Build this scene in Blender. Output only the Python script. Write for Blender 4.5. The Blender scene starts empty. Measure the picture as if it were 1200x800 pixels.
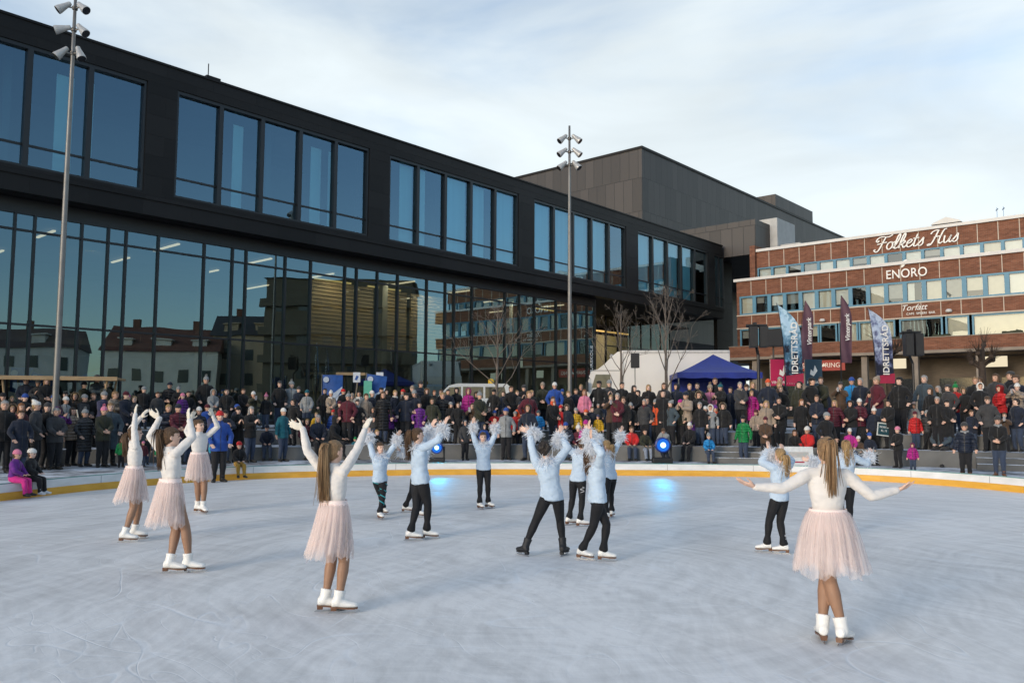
import bpy, bmesh, math, random
import numpy as np
from mathutils import Vector, Matrix, noise as mnoise

random.seed(7)
RNG = np.random.default_rng(11)
SC = bpy.context.scene
COL = SC.collection
PI = math.pi
def V(*a): return np.array(a, float)
def nrm(v):
    v = np.asarray(v, float); l = np.linalg.norm(v)
    return v / l if l > 1e-9 else v
UP = V(0, 0, 1)

# ------------------------------------------------------------------ camera model (solved from the photograph's vanishing points)
FPX, PITCH, ROLL, CAMH = 940.0, 0.0808, -0.0047, 2.0
_Y = V(0, -math.sin(PITCH), math.cos(PITCH))
CF = V(0, math.cos(PITCH), math.sin(PITCH))
CR = math.cos(ROLL) * V(1, 0, 0) - math.sin(ROLL) * _Y
CU = math.sin(ROLL) * V(1, 0, 0) + math.cos(ROLL) * _Y
CC = V(0, 0, CAMH)
def ray(px, py): return ((px - 600) / FPX) * CR + ((400 - py) / FPX) * CU + CF
def at(px, py, Y):
    d = ray(px, py); return CC + d * (Y / d[1])
def onz(px, py, z):
    d = ray(px, py); return CC + d * ((z - CAMH) / d[2])

# ------------------------------------------------------------------ object helpers
def link(o, parent=None):
    COL.objects.link(o)
    if parent is not None: o.parent = parent
    return o
def tag(o, label=None, cat=None, group=None, kind=None):
    if label: o['label'] = label
    if cat: o['category'] = cat
    if group: o['group'] = group
    if kind: o['kind'] = kind
    return o
def empty(name, loc=(0, 0, 0), rz=0.0, label=None, cat=None, group=None):
    o = bpy.data.objects.new(name, None); o.empty_display_size = 0.3
    o.location = loc; o.rotation_euler = (0, 0, rz)
    link(o); return tag(o, label, cat, group)
def mobj(name, me, parent=None, loc=None, rz=None):
    o = bpy.data.objects.new(name, me); link(o, parent)
    if loc is not None: o.location = loc
    if rz is not None: o.rotation_euler = (0, 0, rz)
    return o
def copy_tree(o, parent=None):
    c = o.copy(); COL.objects.link(c); c.parent = parent
    for ch in list(o.children): copy_tree(ch, c)
    return c

# ------------------------------------------------------------------ materials
_M = {}
class NT:
    def __init__(s, m): s.t = m.node_tree; s.n = s.t.nodes; s.l = s.t.links
    def add(s, typ, **kw):
        x = s.n.new(typ)
        for k, v in kw.items():
            if k in x.bl_rna.properties: setattr(x, k, v)
            else: x.inputs[k.replace('_', ' ')].default_value = v
        return x
    def con(s, a, b): s.l.new(a, b)
def newmat(name):
    m = bpy.data.materials.new(name); m.use_nodes = True
    m.node_tree.nodes.clear(); t = NT(m)
    out = t.add('ShaderNodeOutputMaterial'); return m, t, out
def rgb(c): return (c[0], c[1], c[2], 1.0)
def mat(name, col, rough=0.7, metal=0.0, var=0.12, scale=8.0, bump=0.15, bscale=60.0, spec=0.5, col2=None, stretch=None, bdist=0.01, sheen=0.0, coord='Object'):
    """surface with uneven colour and a fine relief"""
    if name in _M: return _M[name]
    m, t, out = newmat(name)
    b = t.add('ShaderNodeBsdfPrincipled'); b.inputs['Roughness'].default_value = rough
    b.inputs['Metallic'].default_value = metal
    b.inputs['Specular IOR Level'].default_value = spec
    if sheen: b.inputs['Sheen Weight'].default_value = sheen
    tc = t.add('ShaderNodeTexCoord'); src = tc.outputs[coord]
    if stretch:
        mp = t.add('ShaderNodeMapping'); mp.inputs['Scale'].default_value = stretch
        t.con(src, mp.inputs[0]); src = mp.outputs[0]
    nz = t.add('ShaderNodeTexNoise'); nz.inputs['Scale'].default_value = scale; nz.inputs['Detail'].default_value = 5
    t.con(src, nz.inputs['Vector'])
    cr = t.add('ShaderNodeValToRGB')
    c2 = col2 if col2 else tuple(min(1, x * (1 + var)) for x in col)
    c1 = tuple(x * (1 - var) for x in col) if not col2 else col
    cr.color_ramp.elements[0].position = .3; cr.color_ramp.elements[1].position = .7
    cr.color_ramp.elements[0].color = rgb(c1); cr.color_ramp.elements[1].color = rgb(c2)
    t.con(nz.outputs['Fac'], cr.inputs[0]); t.con(cr.outputs[0], b.inputs['Base Color'])
    if bump:
        n2 = t.add('ShaderNodeTexNoise'); n2.inputs['Scale'].default_value = bscale; n2.inputs['Detail'].default_value = 4
        t.con(src, n2.inputs['Vector'])
        bp = t.add('ShaderNodeBump'); bp.inputs['Strength'].default_value = bump; bp.inputs['Distance'].default_value = bdist
        t.con(n2.outputs['Fac'], bp.inputs['Height']); t.con(bp.outputs[0], b.inputs['Normal'])
    t.con(b.outputs[0], out.inputs[0]); _M[name] = m; return m
def emat(name, col, strength):
    if name in _M: return _M[name]
    m, t, out = newmat(name); e = t.add('ShaderNodeEmission'); e.inputs[0].default_value = rgb(col); e.inputs[1].default_value = strength
    t.con(e.outputs[0], out.inputs[0]); _M[name] = m; return m

# ------------------------------------------------------------------ mesh builder
class MB:
    def __init__(s): s.v = []; s.f = []; s.m = []; s.p = []
    def add(s, vs, fs, mi=0):
        s.p.append((len(s.v), len(s.f)))
        b = len(s.v); s.v.extend([tuple(map(float, x)) for x in vs])
        for f in fs: s.f.append([b + i for i in f]); s.m.append(mi)
    def box(s, x0, x1, y0, y1, z0, z1, mi=0):
        s.add([(x0,y0,z0),(x1,y0,z0),(x1,y1,z0),(x0,y1,z0),(x0,y0,z1),(x1,y0,z1),(x1,y1,z1),(x0,y1,z1)],
              [(0,3,2,1),(4,5,6,7),(0,1,5,4),(1,2,6,5),(2,3,7,6),(3,0,4,7)], mi)
    def bbox(s, x0, x1, y0, y1, z0, z1, bev=0.01, mi=0):
        """box with chamfered edges"""
        bm = bmesh.new(); bmesh.ops.create_cube(bm, size=1)
        for v in bm.verts:
            v.co = ((x0+x1)/2 + v.co.x*(x1-x0), (y0+y1)/2 + v.co.y*(y1-y0), (z0+z1)/2 + v.co.z*(z1-z0))
        bmesh.ops.bevel(bm, geom=bm.edges[:], offset=bev, segments=2, affect='EDGES', profile=.5)
        bm.verts.index_update()
        s.add([v.co for v in bm.verts], [[v.index for v in f.verts] for f in bm.faces], mi); bm.free()
    def quad(s, a, b, c, d, mi=0): s.add([a, b, c, d], [(0, 1, 2, 3)], mi)
    def prism(s, poly, h, mi=0, o=None, x=None, y=None):
        """poly: list of 2-d points in the (x, y) frame at o, extruded h along x cross y"""
        o = V(0,0,0) if o is None else V(*o); x = V(1,0,0) if x is None else nrm(x); y = V(0,1,0) if y is None else nrm(y)
        z = np.cross(x, y); n = len(poly)
        a = [o + x*p[0] + y*p[1] for p in poly]; b = [q + z*h for q in a]
        s.add(a + b, [list(range(n))[::-1], list(range(n, 2*n))] + [(i, (i+1) % n, n + (i+1) % n, n + i) for i in range(n)], mi)
    def tube(s, pts, rad, n=8, mi=0, cap=True):
        pts = [np.asarray(p, float) for p in pts]
        if not hasattr(rad, '__len__'): rad = [rad] * len(pts)
        d0 = nrm(pts[1] - pts[0]); u = nrm(np.cross(d0, UP if abs(d0[2]) < .9 else V(1, 0, 0)))
        rings = []
        for i, p in enumerate(pts):
            d = nrm((pts[min(i+1, len(pts)-1)] - pts[max(i-1, 0)]))
            u = nrm(u - d * (u @ d)); w = np.cross(d, u)
            rings.append([p + rad[i]*(math.cos(a)*u + math.sin(a)*w) for a in [2*PI*k/n for k in range(n)]])
        vs = [q for r_ in rings for q in r_]; fs = []
        for i in range(len(pts)-1):
            for k in range(n):
                fs.append((i*n+k, i*n+(k+1) % n, (i+1)*n+(k+1) % n, (i+1)*n+k))
        if cap: fs.append(tuple(range(n))[::-1]); fs.append(tuple((len(pts)-1)*n+k for k in range(n)))
        s.add(vs, fs, mi)
    def lathe(s, prof, o=(0,0,0), axis=(0,0,1), n=20, mi=0):
        """prof: (radius, height) pairs along the axis"""
        o = V(*o); d = nrm(axis); u = nrm(np.cross(d, V(1,0,0) if abs(d[0]) < .9 else V(0,1,0))); w = np.cross(d, u)
        vs = []; fs = []
        for r_, h in prof:
            for k in range(n):
                a = 2*PI*k/n; vs.append(o + d*h + max(r_, 1e-4)*(math.cos(a)*u + math.sin(a)*w))
        for i in range(len(prof)-1):
            for k in range(n): fs.append((i*n+k, i*n+(k+1) % n, (i+1)*n+(k+1) % n, (i+1)*n+k))
        fs.append(tuple(range(n))[::-1]); fs.append(tuple((len(prof)-1)*n+k for k in range(n)))
        s.add(vs, fs, mi)
    def ball(s, c, r, mi=0, n=10, sc=(1,1,1)):
        pr = [(r*math.sin(PI*i/n), -r*math.cos(PI*i/n)) for i in range(n+1)]
        b = len(s.v); s.lathe(pr, (0,0,0), (0,0,1), 12, mi)
        for i in range(b, len(s.v)):
            q = s.v[i]; s.v[i] = (c[0]+q[0]*sc[0], c[1]+q[1]*sc[1], c[2]+q[2]*sc[2])
    def mesh(s, name, mats, smooth=False):
        me = bpy.data.meshes.new(name); me.from_pydata(s.v, [], s.f); me.update()
        for m in (mats if isinstance(mats, (list, tuple)) else [mats]): me.materials.append(m)
        if s.m and max(s.m) > 0: me.polygons.foreach_set('material_index', s.m)
        if smooth: me.polygons.foreach_set('use_smooth', [True]*len(me.polygons))
        return me
    def each(s, name, mats, parent=None, per=1):
        """every piece its own object"""
        P = s.p[::per] + [(len(s.v), len(s.f))]; out = []
        for (v0, f0), (v1, f1) in zip(P[:-1], P[1:]):
            q = MB(); q.v = s.v[v0:v1]; q.f = [[i - v0 for i in f] for f in s.f[f0:f1]]; q.m = s.m[f0:f1]; out.append(q.build(name, mats, parent))
        return out
    def build(s, name, mats, parent=None, loc=None, rz=None, smooth=False):
        return mobj(name, s.mesh(name, mats, smooth), parent, loc, rz)

# ------------------------------------------------------------------ figures: closed lofts fused into one skin
class Skin:
    """closed lofts that a voxel union turns into ONE continuous surface"""
    def __init__(s): s.v = []; s.f = []
    def loft(s, rings, n=14):
        """rings: (centre, u, v) half-axis vectors"""
        b = len(s.v); k = len(rings); ca = [2*PI*i/n for i in range(n)]
        for c, u, w in rings:
            for a in ca: s.v.append(tuple(c + math.cos(a)*u + math.sin(a)*w))
        for i in range(k-1):
            for j in range(n): s.f.append((b+i*n+j, b+i*n+(j+1) % n, b+(i+1)*n+(j+1) % n, b+(i+1)*n+j))
        s.v.append(tuple(rings[0][0])); s.v.append(tuple(rings[-1][0])); e = b + k*n
        for j in range(n):
            s.f.append((e, b+(j+1) % n, b+j)); s.f.append((e+1, b+(k-1)*n+j, b+(k-1)*n+(j+1) % n))
    def limb(s, p0, p1, prof, side=None, flat=1.0, dome=(True, True), n=12):
        p0 = np.asarray(p0, float); p1 = np.asarray(p1, float); a = p1 - p0; L = np.linalg.norm(a); a = a / max(L, 1e-6)
        side = V(1, 0, 0) if side is None else side
        u = side - a*(side @ a)
        if np.linalg.norm(u) < .05: u = np.cross(a, V(0, 1, 0.3))
        u = nrm(u); w = np.cross(a, u); R = []
        r0 = prof[0][1]; r1 = prof[-1][1]
        if dome[0]: R += [(p0 - a*r0*.86, u*r0*.5, w*r0*.5*flat), (p0 - a*r0*.5, u*r0*.86, w*r0*.86*flat)]
        R += [(p0 + a*L*t, u*r_, w*r_*flat) for t, r_ in prof]
        if dome[1]: R += [(p1 + a*r1*.5, u*r1*.86, w*r1*.86*flat), (p1 + a*r1*.86, u*r1*.5, w*r1*.5*flat)]
        s.loft(R, n)
    def ell(s, c, u, v, w, k=8, n=14):
        c = np.asarray(c, float)
        s.loft([(c - w*math.cos(PI*i/k), u*math.sin(PI*i/k), v*math.sin(PI*i/k)) for i in [.35] + list(range(1, k)) + [k-.35]], n)
    def fuse(s, name, voxel, smooth=3, ripple=0.0, rfreq=6.0, seed=0):
        me = bpy.data.meshes.new('tmp'); me.from_pydata(s.v, [], s.f); me.update()
        o = bpy.data.objects.new('tmp', me); COL.objects.link(o)
        r_ = o.modifiers.new('r', 'REMESH'); r_.mode = 'VOXEL'; r_.voxel_size = voxel; r_.adaptivity = 0
        if smooth:
            sm = o.modifiers.new('s', 'SMOOTH'); sm.factor = .5; sm.iterations = smooth
        dg = bpy.context.evaluated_depsgraph_get()
        out = bpy.data.meshes.new_from_object(o.evaluated_get(dg)); out.name = name
        bpy.data.objects.remove(o); bpy.data.meshes.remove(me)
        nv = len(out.vertices)
        if ripple:
            co = np.empty(nv*3); out.vertices.foreach_get('co', co); co = co.reshape(-1, 3)
            no = np.empty(nv*3); out.vertices.foreach_get('normal', no); no = no.reshape(-1, 3)
            d = np.array([mnoise.noise(Vector((c[0]*rfreq+seed, c[1]*rfreq, c[2]*rfreq*1.7))) + .5*mnoise.noise(Vector((c[0]*rfreq*2.3, c[1]*rfreq*2.3+seed, c[2]*rfreq*4.1))) for c in co])
            co = co + no*(d*ripple)[:, None]; out.vertices.foreach_set('co', co.ravel())
        out.polygons.foreach_set('use_smooth', [True]*len(out.polygons)); out.materials.clear()
        out.update(); return out
def centres(me):
    c = np.empty(len(me.polygons)*3); me.polygons.foreach_get('center', c); return c.reshape(-1, 3)

def ik(a, b, l1, l2, hint):
    a = np.asarray(a, float); b = np.asarray(b, float); d = b - a; L = np.linalg.norm(d)
    m = (l1 + l2)*.995
    if L > m: b = a + d*(m/L); L = m; d = b - a
    L = max(L, abs(l1-l2)*1.05 + 1e-4); e = d/np.linalg.norm(d)
    x = (l1*l1 - l2*l2 + L*L)/(2*L); h = math.sqrt(max(l1*l1 - x*x, 0))
    q = np.asarray(hint, float); q = q - e*(q @ e)
    q = nrm(q) if np.linalg.norm(q) > 1e-4 else nrm(np.cross(e, UP))
    return a + e*x + q*h, b

class Figure:
    """posed skeleton; face f is the horizontal direction the pelvis faces"""
    def __init__(s, H=1.7, f=(0,-1,0), P=None, lean=(0,0,0), fs=None, fh=None, tilt=0.0, hs=1.0, bulk=1.0, sw=.098,
                 WL=None, WR=None, AL=None, AR=None, eL=None, eR=None, kL=None, kR=None, tL=None, tR=None,
                 pL=None, pR=None, dL=None, dR=None, curl=.35, toe_pitch=(0, 0), spread=.22, foot_up=0.0, drop=0.0):
        s.H = H; s.f = nrm(f); s.r = nrm(np.cross(s.f, UP)); s.curl = curl; s.bulk = bulk; s.spread = spread
        s.P = V(0, 0, .51*H + foot_up) if P is None else np.asarray(P, float)
        s.s = nrm(UP + np.asarray(lean, float)); s.fs = nrm(s.f if fs is None else fs); s.rs = nrm(np.cross(s.fs, s.s)); s.fs = np.cross(s.s, s.rs)
        s.fh = nrm(s.fs if fh is None else fh); s.hs = hs
        C = s.P + s.s*.30*H; s.C = C
        s.S = {'L': C - s.rs*sw*H - s.s*drop*H, 'R': C + s.rs*sw*H - s.s*drop*H}
        s.hip = {'L': s.P - s.r*.048*H, 'R': s.P + s.r*.048*H}
        s.neck = s.P + s.s*.325*H
        hh = .132*H*hs; s.hh = hh
        hu = nrm(s.s + s.fh*tilt); hr = nrm(np.cross(s.fh, hu)); hf = np.cross(hu, hr)
        s.hu, s.hr, s.hf = hu, hr, hf
        s.chin = s.neck + s.s*.028*H + hf*.012*H
        ua, fa, th, sh = .160*H, .142*H, .242*H, .228*H
        s.W, s.E, s.A, s.K = {}, {}, {}, {}
        for k, W, e, sg in (('L', WL, eL, -1), ('R', WR, eR, 1)):
            rr = s.rs*sg
            W = s.S[k] - UP*.29*H + rr*.05*H + s.fs*.03*H if W is None else np.asarray(W, float)
            if k == 'R' and WR is None and False: pass
            h = (-s.fs*.6 + rr*.5 - UP*.3) if e is None else np.asarray(e, float)
            s.E[k], s.W[k] = ik(s.S[k], W, ua, fa, h)
        s.toe = {}
        for k, A, kn, t, sg in (('L', AL, kL, tL, -1), ('R', AR, kR, tR, 1)):
            A = s.hip[k]*V(1, 1, 0) + V(0, 0, .045*H + foot_up) + s.r*sg*.01*H if A is None else np.asarray(A, float)
            h = s.f if kn is None else np.asarray(kn, float)
            s.K[k], s.A[k] = ik(s.hip[k], A, th, sh, h)
            s.toe[k] = nrm(s.f + s.r*sg*.25 if t is None else np.asarray(t, float))
        s.hd = {}; s.pn = {}
        for k, d, pn in (('L', dL, pL), ('R', dR, pR)):
            fa_d = nrm(s.W[k] - s.E[k]); s.hd[k] = nrm(fa_d if d is None else np.asarray(d, float))
            q = (s.fs if pn is None else np.asarray(pn, float)); q = q - s.hd[k]*(q @ s.hd[k]); s.pn[k] = nrm(q) if np.linalg.norm(q) > 1e-3 else nrm(np.cross(s.hd[k], UP))
    # ---- pieces
    def torso(s, sk, add=0.0, z0=-.05, z1=.33, wide=1.0, deep=1.0):
        H = s.H; T = [(-.05,.034,.045),(-.022,.087,.064),(.03,.092,.066),(.085,.080,.056),(.125,.075,.053),(.20,.087,.063),(.26,.098,.060),(.295,.094,.048),(.315,.058,.040),(.335,.034,.034)]
        R = []
        for t, hw, hd in T:
            if t < z0 - 1e-6 or t > z1 + 1e-6: continue
            w = min(max((t)/.28, 0), 1); rr = nrm(s.r*(1-w) + s.rs*w); c = s.P + s.s*t*H; ff = nrm(np.cross(s.s, rr))
            R.append((c + ff*.006*H, rr*(hw*H*wide*s.bulk + add), ff*(hd*H*deep*s.bulk + add)))
        c0, u0, v0 = R[0]; R.insert(0, (c0 - s.s*.012*H, u0*.7, v0*.7)); c1, u1, v1 = R[-1]; R.append((c1 + s.s*.008*H, u1*.7, v1*.7))
        sk.loft(R, 20)
    def arm(s, sk, k, add=0.0, to=1.0, cuff=0.0):
        H = s.H; b = s.bulk
        sk.limb(s.S[k], s.E[k], [(0,.030*H*b+add*.8),(.18,.032*H*b+add),(.4,.031*H*b+add),(1,.024*H*b+add)], s.fs)
        W = s.E[k] + (s.W[k]-s.E[k])*to
        sk.limb(s.E[k], W, [(0,.0245*H*b+add),(.25,.0245*H*b+add),(.85,.0175*H*b+add),(1,.0165*H*b+add+cuff)], s.fs)
        c = s.C - s.s*.01*H; sk.limb(c + (s.S[k]-c)*.25 + s.s*.006*H, s.S[k], [(0,.036*H*b+add*.45),(1,.031*H*b+add*.8)], s.fs)
    def leg(s, sk, k, add=0.0, to=1.0, flare=0.0, t0=.0):
        H = s.H; b = s.bulk; h = s.hip[k] + (s.K[k]-s.hip[k])*t0
        sk.limb(h, s.K[k], [(0,.049*H*b+add),(.12,.054*H*b+add),(.35,.052*H*b+add),(.7,.043*H*b+add),(1,.036*H*b+add)], s.r)
        A = s.K[k] + (s.A[k]-s.K[k])*to
        sk.limb(s.K[k], A, [(0,.035*H*b+add),(.28,.037*H*b+add),(.7,.026*H*b+add),(1,.022*H*b+add+flare)], s.r)
    def foot(s, sk, k, add=0.0, pitch=0.0):
        H = s.H; t = s.toe[k]; side = nrm(np.cross(t, UP)); A = s.A[k]; t = nrm(t - UP*pitch); u = np.cross(side, t)
        dn = -u
        def ring(x, z, hw, hh): return (A + t*x*H + dn*z*H, side*(hw*H+add), u*(hh*H+add))
        sk.loft([ring(-.036,.022,.010,.012), ring(-.03,.018,.020,.022), ring(.0,.012,.024,.028), ring(.04,.020,.026,.022), ring(.08,.028,.029,.014), ring(.105,.030,.024,.011), ring(.116,.031,.012,.007)], 12)
        sk.limb(A + UP*.02*H, A - UP*.012*H, [(0,.022*H+add),(1,.024*H+add)], side)
    def head(s, sk):
        hh = s.hh; r, f, u = s.hr, s.hf, s.hu; c = s.chin
        for a in (0,):
            R = [(-.03,.10,.03,.06),(0,.17,.12,.12),(.09,.14,.20,.22),(.2,.07,.265,.31),(.35,.03,.30,.385),(.5,.0,.325,.42),(.65,-.02,.335,.435),(.8,-.03,.30,.40),(.91,-.04,.22,.30),(.985,-.05,.10,.15),(1.0,-.05,.03,.05)]
            sk.loft([(c + u*t*hh + f*o*hh, r*w*hh, f*d*hh) for t, o, w, d in R], 22)
        # nose, brow, ears, lips
        sk.loft([(c + u*.56*hh + f*.39*hh, r*.035*hh, u*.03*hh), (c + u*.46*hh + f*.44*hh, r*.045*hh, u*.05*hh), (c + u*.40*hh + f*.50*hh, r*.055*hh, u*.04*hh), (c + u*.385*hh + f*.52*hh, r*.03*hh, u*.02*hh)], 8)
        sk.limb(c + u*.60*hh + f*.375*hh - r*.17*hh, c + u*.60*hh + f*.375*hh + r*.17*hh, [(0,.03*hh),(1,.03*hh)], u)
        sk.limb(c + u*.22*hh + f*.345*hh - r*.07*hh, c + u*.22*hh + f*.345*hh + r*.07*hh, [(0,.035*hh),(1,.035*hh)], u)
        for sg in (-1, 1):
            sk.ell(c + u*.46*hh + r*sg*.325*hh - f*.05*hh, r*.045*hh, f*.075*hh, u*.13*hh)
        sk.limb(s.neck - s.s*.03*s.H, c + u*.25*hh - f*.06*hh, [(0,.034*s.H),(.4,.030*s.H),(1,.030*s.H)], r)
    def hand(s, sk, k, add=0.0, fr=.0052):
        H = s.H; d = s.hd[k]; pn = s.pn[k]; W = s.W[k]; sg = -1 if k == 'L' else 1
        side = nrm(np.cross(d, pn)) # towards the thumb or away, by hand
        th = side if k == 'R' else -side
        L = .108*H
        sk.loft([(W - d*.01*H, th*(.0155*H+add), pn*(.012*H+add)), (W + d*.012*H, th*(.018*H+add), pn*(.0115*H+add)), (W + d*L*.28, th*(.0245*H+add), pn*(.0105*H+add)), (W + d*L*.48, th*(.026*H+add), pn*(.010*H+add)), (W + d*L*.53, th*(.022*H+add), pn*(.007*H+add))], 12)
        for i, (o, l) in enumerate(((.62,.42),(.2,.50),(-.22,.46),(-.62,.36))):
            b = W + d*L*(.46 - abs(o)*.05) + th*.0245*H*o*1.05
            dd = nrm(d + th*o*s.spread + pn*s.curl*.25); m = b + dd*L*l*.5
            d2 = nrm(dd + pn*s.curl*.7); m2 = m + d2*L*l*.3; e = m2 + nrm(d2 + pn*s.curl*.6)*L*l*.25; r_ = fr*H + add
            sk.limb(b - dd*.01*H, m, [(0, r_*1.05), (1, r_)], th, n=8); sk.limb(m, m2, [(0, r_), (1, r_*.95)], th, n=8); sk.limb(m2, e, [(0, r_*.95), (1, r_*.8)], th, n=8)
        b = W + d*L*.14 + th*.016*H; t1 = b + nrm(d*.75 + th*.8 + pn*.3)*L*.27; t2 = t1 + nrm(d*1.0 + th*.3 + pn*.3)*L*.24
        sk.limb(b, t1, [(0, fr*H*1.5+add), (1, fr*H*1.15+add)], th, n=8); sk.limb(t1, t2, [(0, fr*H*1.15+add), (1, fr*H*.9+add)], th, n=8)
    def body(s, name, voxel=.008, smooth=2, foot=True, fr=.0052, glove=0.0):
        sk = Skin(); s.torso(sk); s.head(sk)
        for k in 'LR':
            s.arm(sk, k); s.leg(sk, k); s.hand(sk, k, glove, fr)
            if foot: s.foot(sk, k)
        me = sk.fuse(name, voxel, smooth); c = centres(me); hh = s.hh
        idx = np.zeros(len(c), int); q = c - s.chin; U_, F_, R_ = q @ s.hu / hh, q @ s.hf / hh, q @ s.hr / hh
        front = F_ > .18
        for sg in (-1, 1):
            idx[front & (((R_ - sg*.145)/.075)**2 + ((U_ - .505)/.042)**2 < 1)] = 1
            idx[front & (np.abs(R_ - sg*.15) < .10) & (np.abs(U_ - .615) < .022)] = 3
        idx[front & (np.abs(R_) < .115) & (np.abs(U_ - .215) < .035)] = 2
        # slot 4: below the neck (leg wear on the body itself), slot 5: hands
        for k in 'LR':
            dW = (c - s.W[k]) @ s.hd[k]; idx[(dW > -.015*s.H) & (np.linalg.norm(c - s.W[k], axis=1) < .16*s.H) & (idx == 0)] = 5
        low = ((c - s.P) @ s.s < .01*s.H) & (idx != 5); idx[low] = 4
        me['head'] = list(s.chin); s.bodymesh = me
        me.polygons.foreach_set('material_index', idx.tolist()); return me
    def frame(s):
        """matrix placing head gear modelled on a unit head (chin at 0, crown at z 1, face -y)"""
        M = Matrix.Identity(4)
        for i in range(3):
            M[i][0] = -s.hr[i]*s.hh; M[i][1] = -s.hf[i]*s.hh; M[i][2] = s.hu[i]*s.hh; M[i][3] = s.chin[i]
        return M
    def top(s, name, add=.012, hem=-.02, voxel=.010, to=.97, ripple=.004, cuff=.0, collar=.0, wide=1.0, deep=1.0, skirt=None, smooth=3, rfreq=6, hemf=0.0):
        sk = Skin(); s.torso(sk, add, z0=hem, z1=.315 if not collar else .335, wide=wide, deep=deep)
        for k in 'LR': s.arm(sk, k, add, to, cuff)
        if collar:
            sk.limb(s.neck - s.s*.02*s.H, s.neck + s.s*.028*s.H, [(0,.046*s.H+collar),(1,.040*s.H+collar)], s.rs, dome=(False, False))
        if skirt: # coat or jacket skirt below the waist: (length, flare)
            L, fl = skirt; H = s.H; R = []
            for t in (0, .25, .5, .75, 1):
                c = s.P + s.s*(.06*H) - UP*t*L*H + s.f*.004*H
                R.append((c, s.r*(.094*H*s.bulk*wide + add + fl*t), s.f*(.070*H*s.bulk*deep + add + fl*t)))
            sk.loft(R, 20)
        return sk.fuse(name, voxel, smooth, ripple, rfreq)
    def pants(s, name, add=.010, voxel=.010, to=.96, flare=.008, ripple=.003, smooth=3):
        sk = Skin(); s.torso(sk, add, z0=-.05, z1=.09)
        for k in 'LR': s.leg(sk, k, add, to, flare)
        return sk.fuse(name, voxel, smooth, ripple, 7)
    def shoes(s, name, add=.008, voxel=.010):
        out = []
        for k in 'LR':
            sk = Skin(); s.foot(sk, k, add)
            sk.limb(s.A[k] + nrm(s.K[k]-s.A[k])*.06*s.H, s.A[k], [(0,.030*s.H+add),(1,.028*s.H+add)], s.r, dome=(False, False))
            out.append(sk.fuse(name, voxel, 2))
        return out
# ================================================================== people: materials
SKIN = mat('skin', (.56, .33, .235), .5, var=.06, scale=20, bump=.05, bscale=200)
SKIN2 = mat('skin_fair', (.66, .43, .33), .5, var=.06, scale=20, bump=.05, bscale=200)
EYE = mat('eye_dark', (.03, .02, .015), .25, var=.1, bump=0)
LIP = mat('lip', (.50, .22, .18), .5, var=.05, bump=0)
BROW = mat('brow', (.28, .165, .115), .8, var=.1, bump=0)
def cloth(name, col, rough=.85, var=.16, bump=.35, scale=9, bscale=140, sheen=.15): return mat(name, col, rough, var=var, scale=scale, bump=bump, bscale=bscale, sheen=sheen, spec=.25)
def puffer(name, col):
    """quilted jacket: horizontal seams in the relief"""
    if name in _M: return _M[name]
    m, t, out = newmat(name); b = t.add('ShaderNodeBsdfPrincipled'); b.inputs['Roughness'].default_value = .5; b.inputs['Specular IOR Level'].default_value = .35
    tc = t.add('ShaderNodeTexCoord'); w = t.add('ShaderNodeTexWave', wave_type='BANDS', bands_direction='Z', wave_profile='SIN')
    w.inputs['Scale'].default_value = 3.4; w.inputs['Distortion'].default_value = 1.2; w.inputs['Detail Scale'].default_value = 3
    nz = t.add('ShaderNodeTexNoise'); nz.inputs['Scale'].default_value = 14; nz.inputs['Detail'].default_value = 4
    t.con(tc.outputs['Object'], w.inputs['Vector']); t.con(tc.outputs['Object'], nz.inputs['Vector'])
    ma = t.add('ShaderNodeMath', operation='MULTIPLY_ADD'); t.con(nz.outputs['Fac'], ma.inputs[0]); ma.inputs[1].default_value = .6; t.con(w.outputs['Fac'], ma.inputs[2])
    bp = t.add('ShaderNodeBump'); bp.inputs['Strength'].default_value = .9; bp.inputs['Distance'].default_value = .03
    t.con(ma.outputs[0], bp.inputs['Height']); t.con(bp.outputs[0], b.inputs['Normal'])
    cr = t.add('ShaderNodeValToRGB'); cr.color_ramp.elements[0].position = .35; cr.color_ramp.elements[1].position = .7
    cr.color_ramp.elements[0].color = rgb([x*.85 for x in col]); cr.color_ramp.elements[1].color = rgb([min(1, x*1.15) for x in col])
    t.con(nz.outputs['Fac'], cr.inputs[0]); t.con(cr.outputs[0], b.inputs['Base Color']); t.con(b.outputs[0], out.inputs[0]); _M[name] = m; return m
def hairmat(name, col, col2): return mat(name, col, .48, col2=col2, scale=30, bump=.8, bscale=34, stretch=(1.2, 1.2, .10), bdist=.02, spec=.4)
HAIR = {'brown': hairmat('hair_brown', (.045,.024,.012), (.13,.07,.033)), 'dark': hairmat('hair_dark', (.012,.009,.007), (.035,.024,.018)),
        'blond': hairmat('hair_blond', (.22,.13,.055), (.48,.32,.15)), 'grey': hairmat('hair_grey', (.22,.21,.2), (.42,.4,.38)), 'ginger': hairmat('hair_ginger', (.15,.055,.02), (.33,.14,.055)),
        'lightbrown': hairmat('hair_lightbrown', (.14,.075,.034), (.40,.25,.125))}

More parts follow.
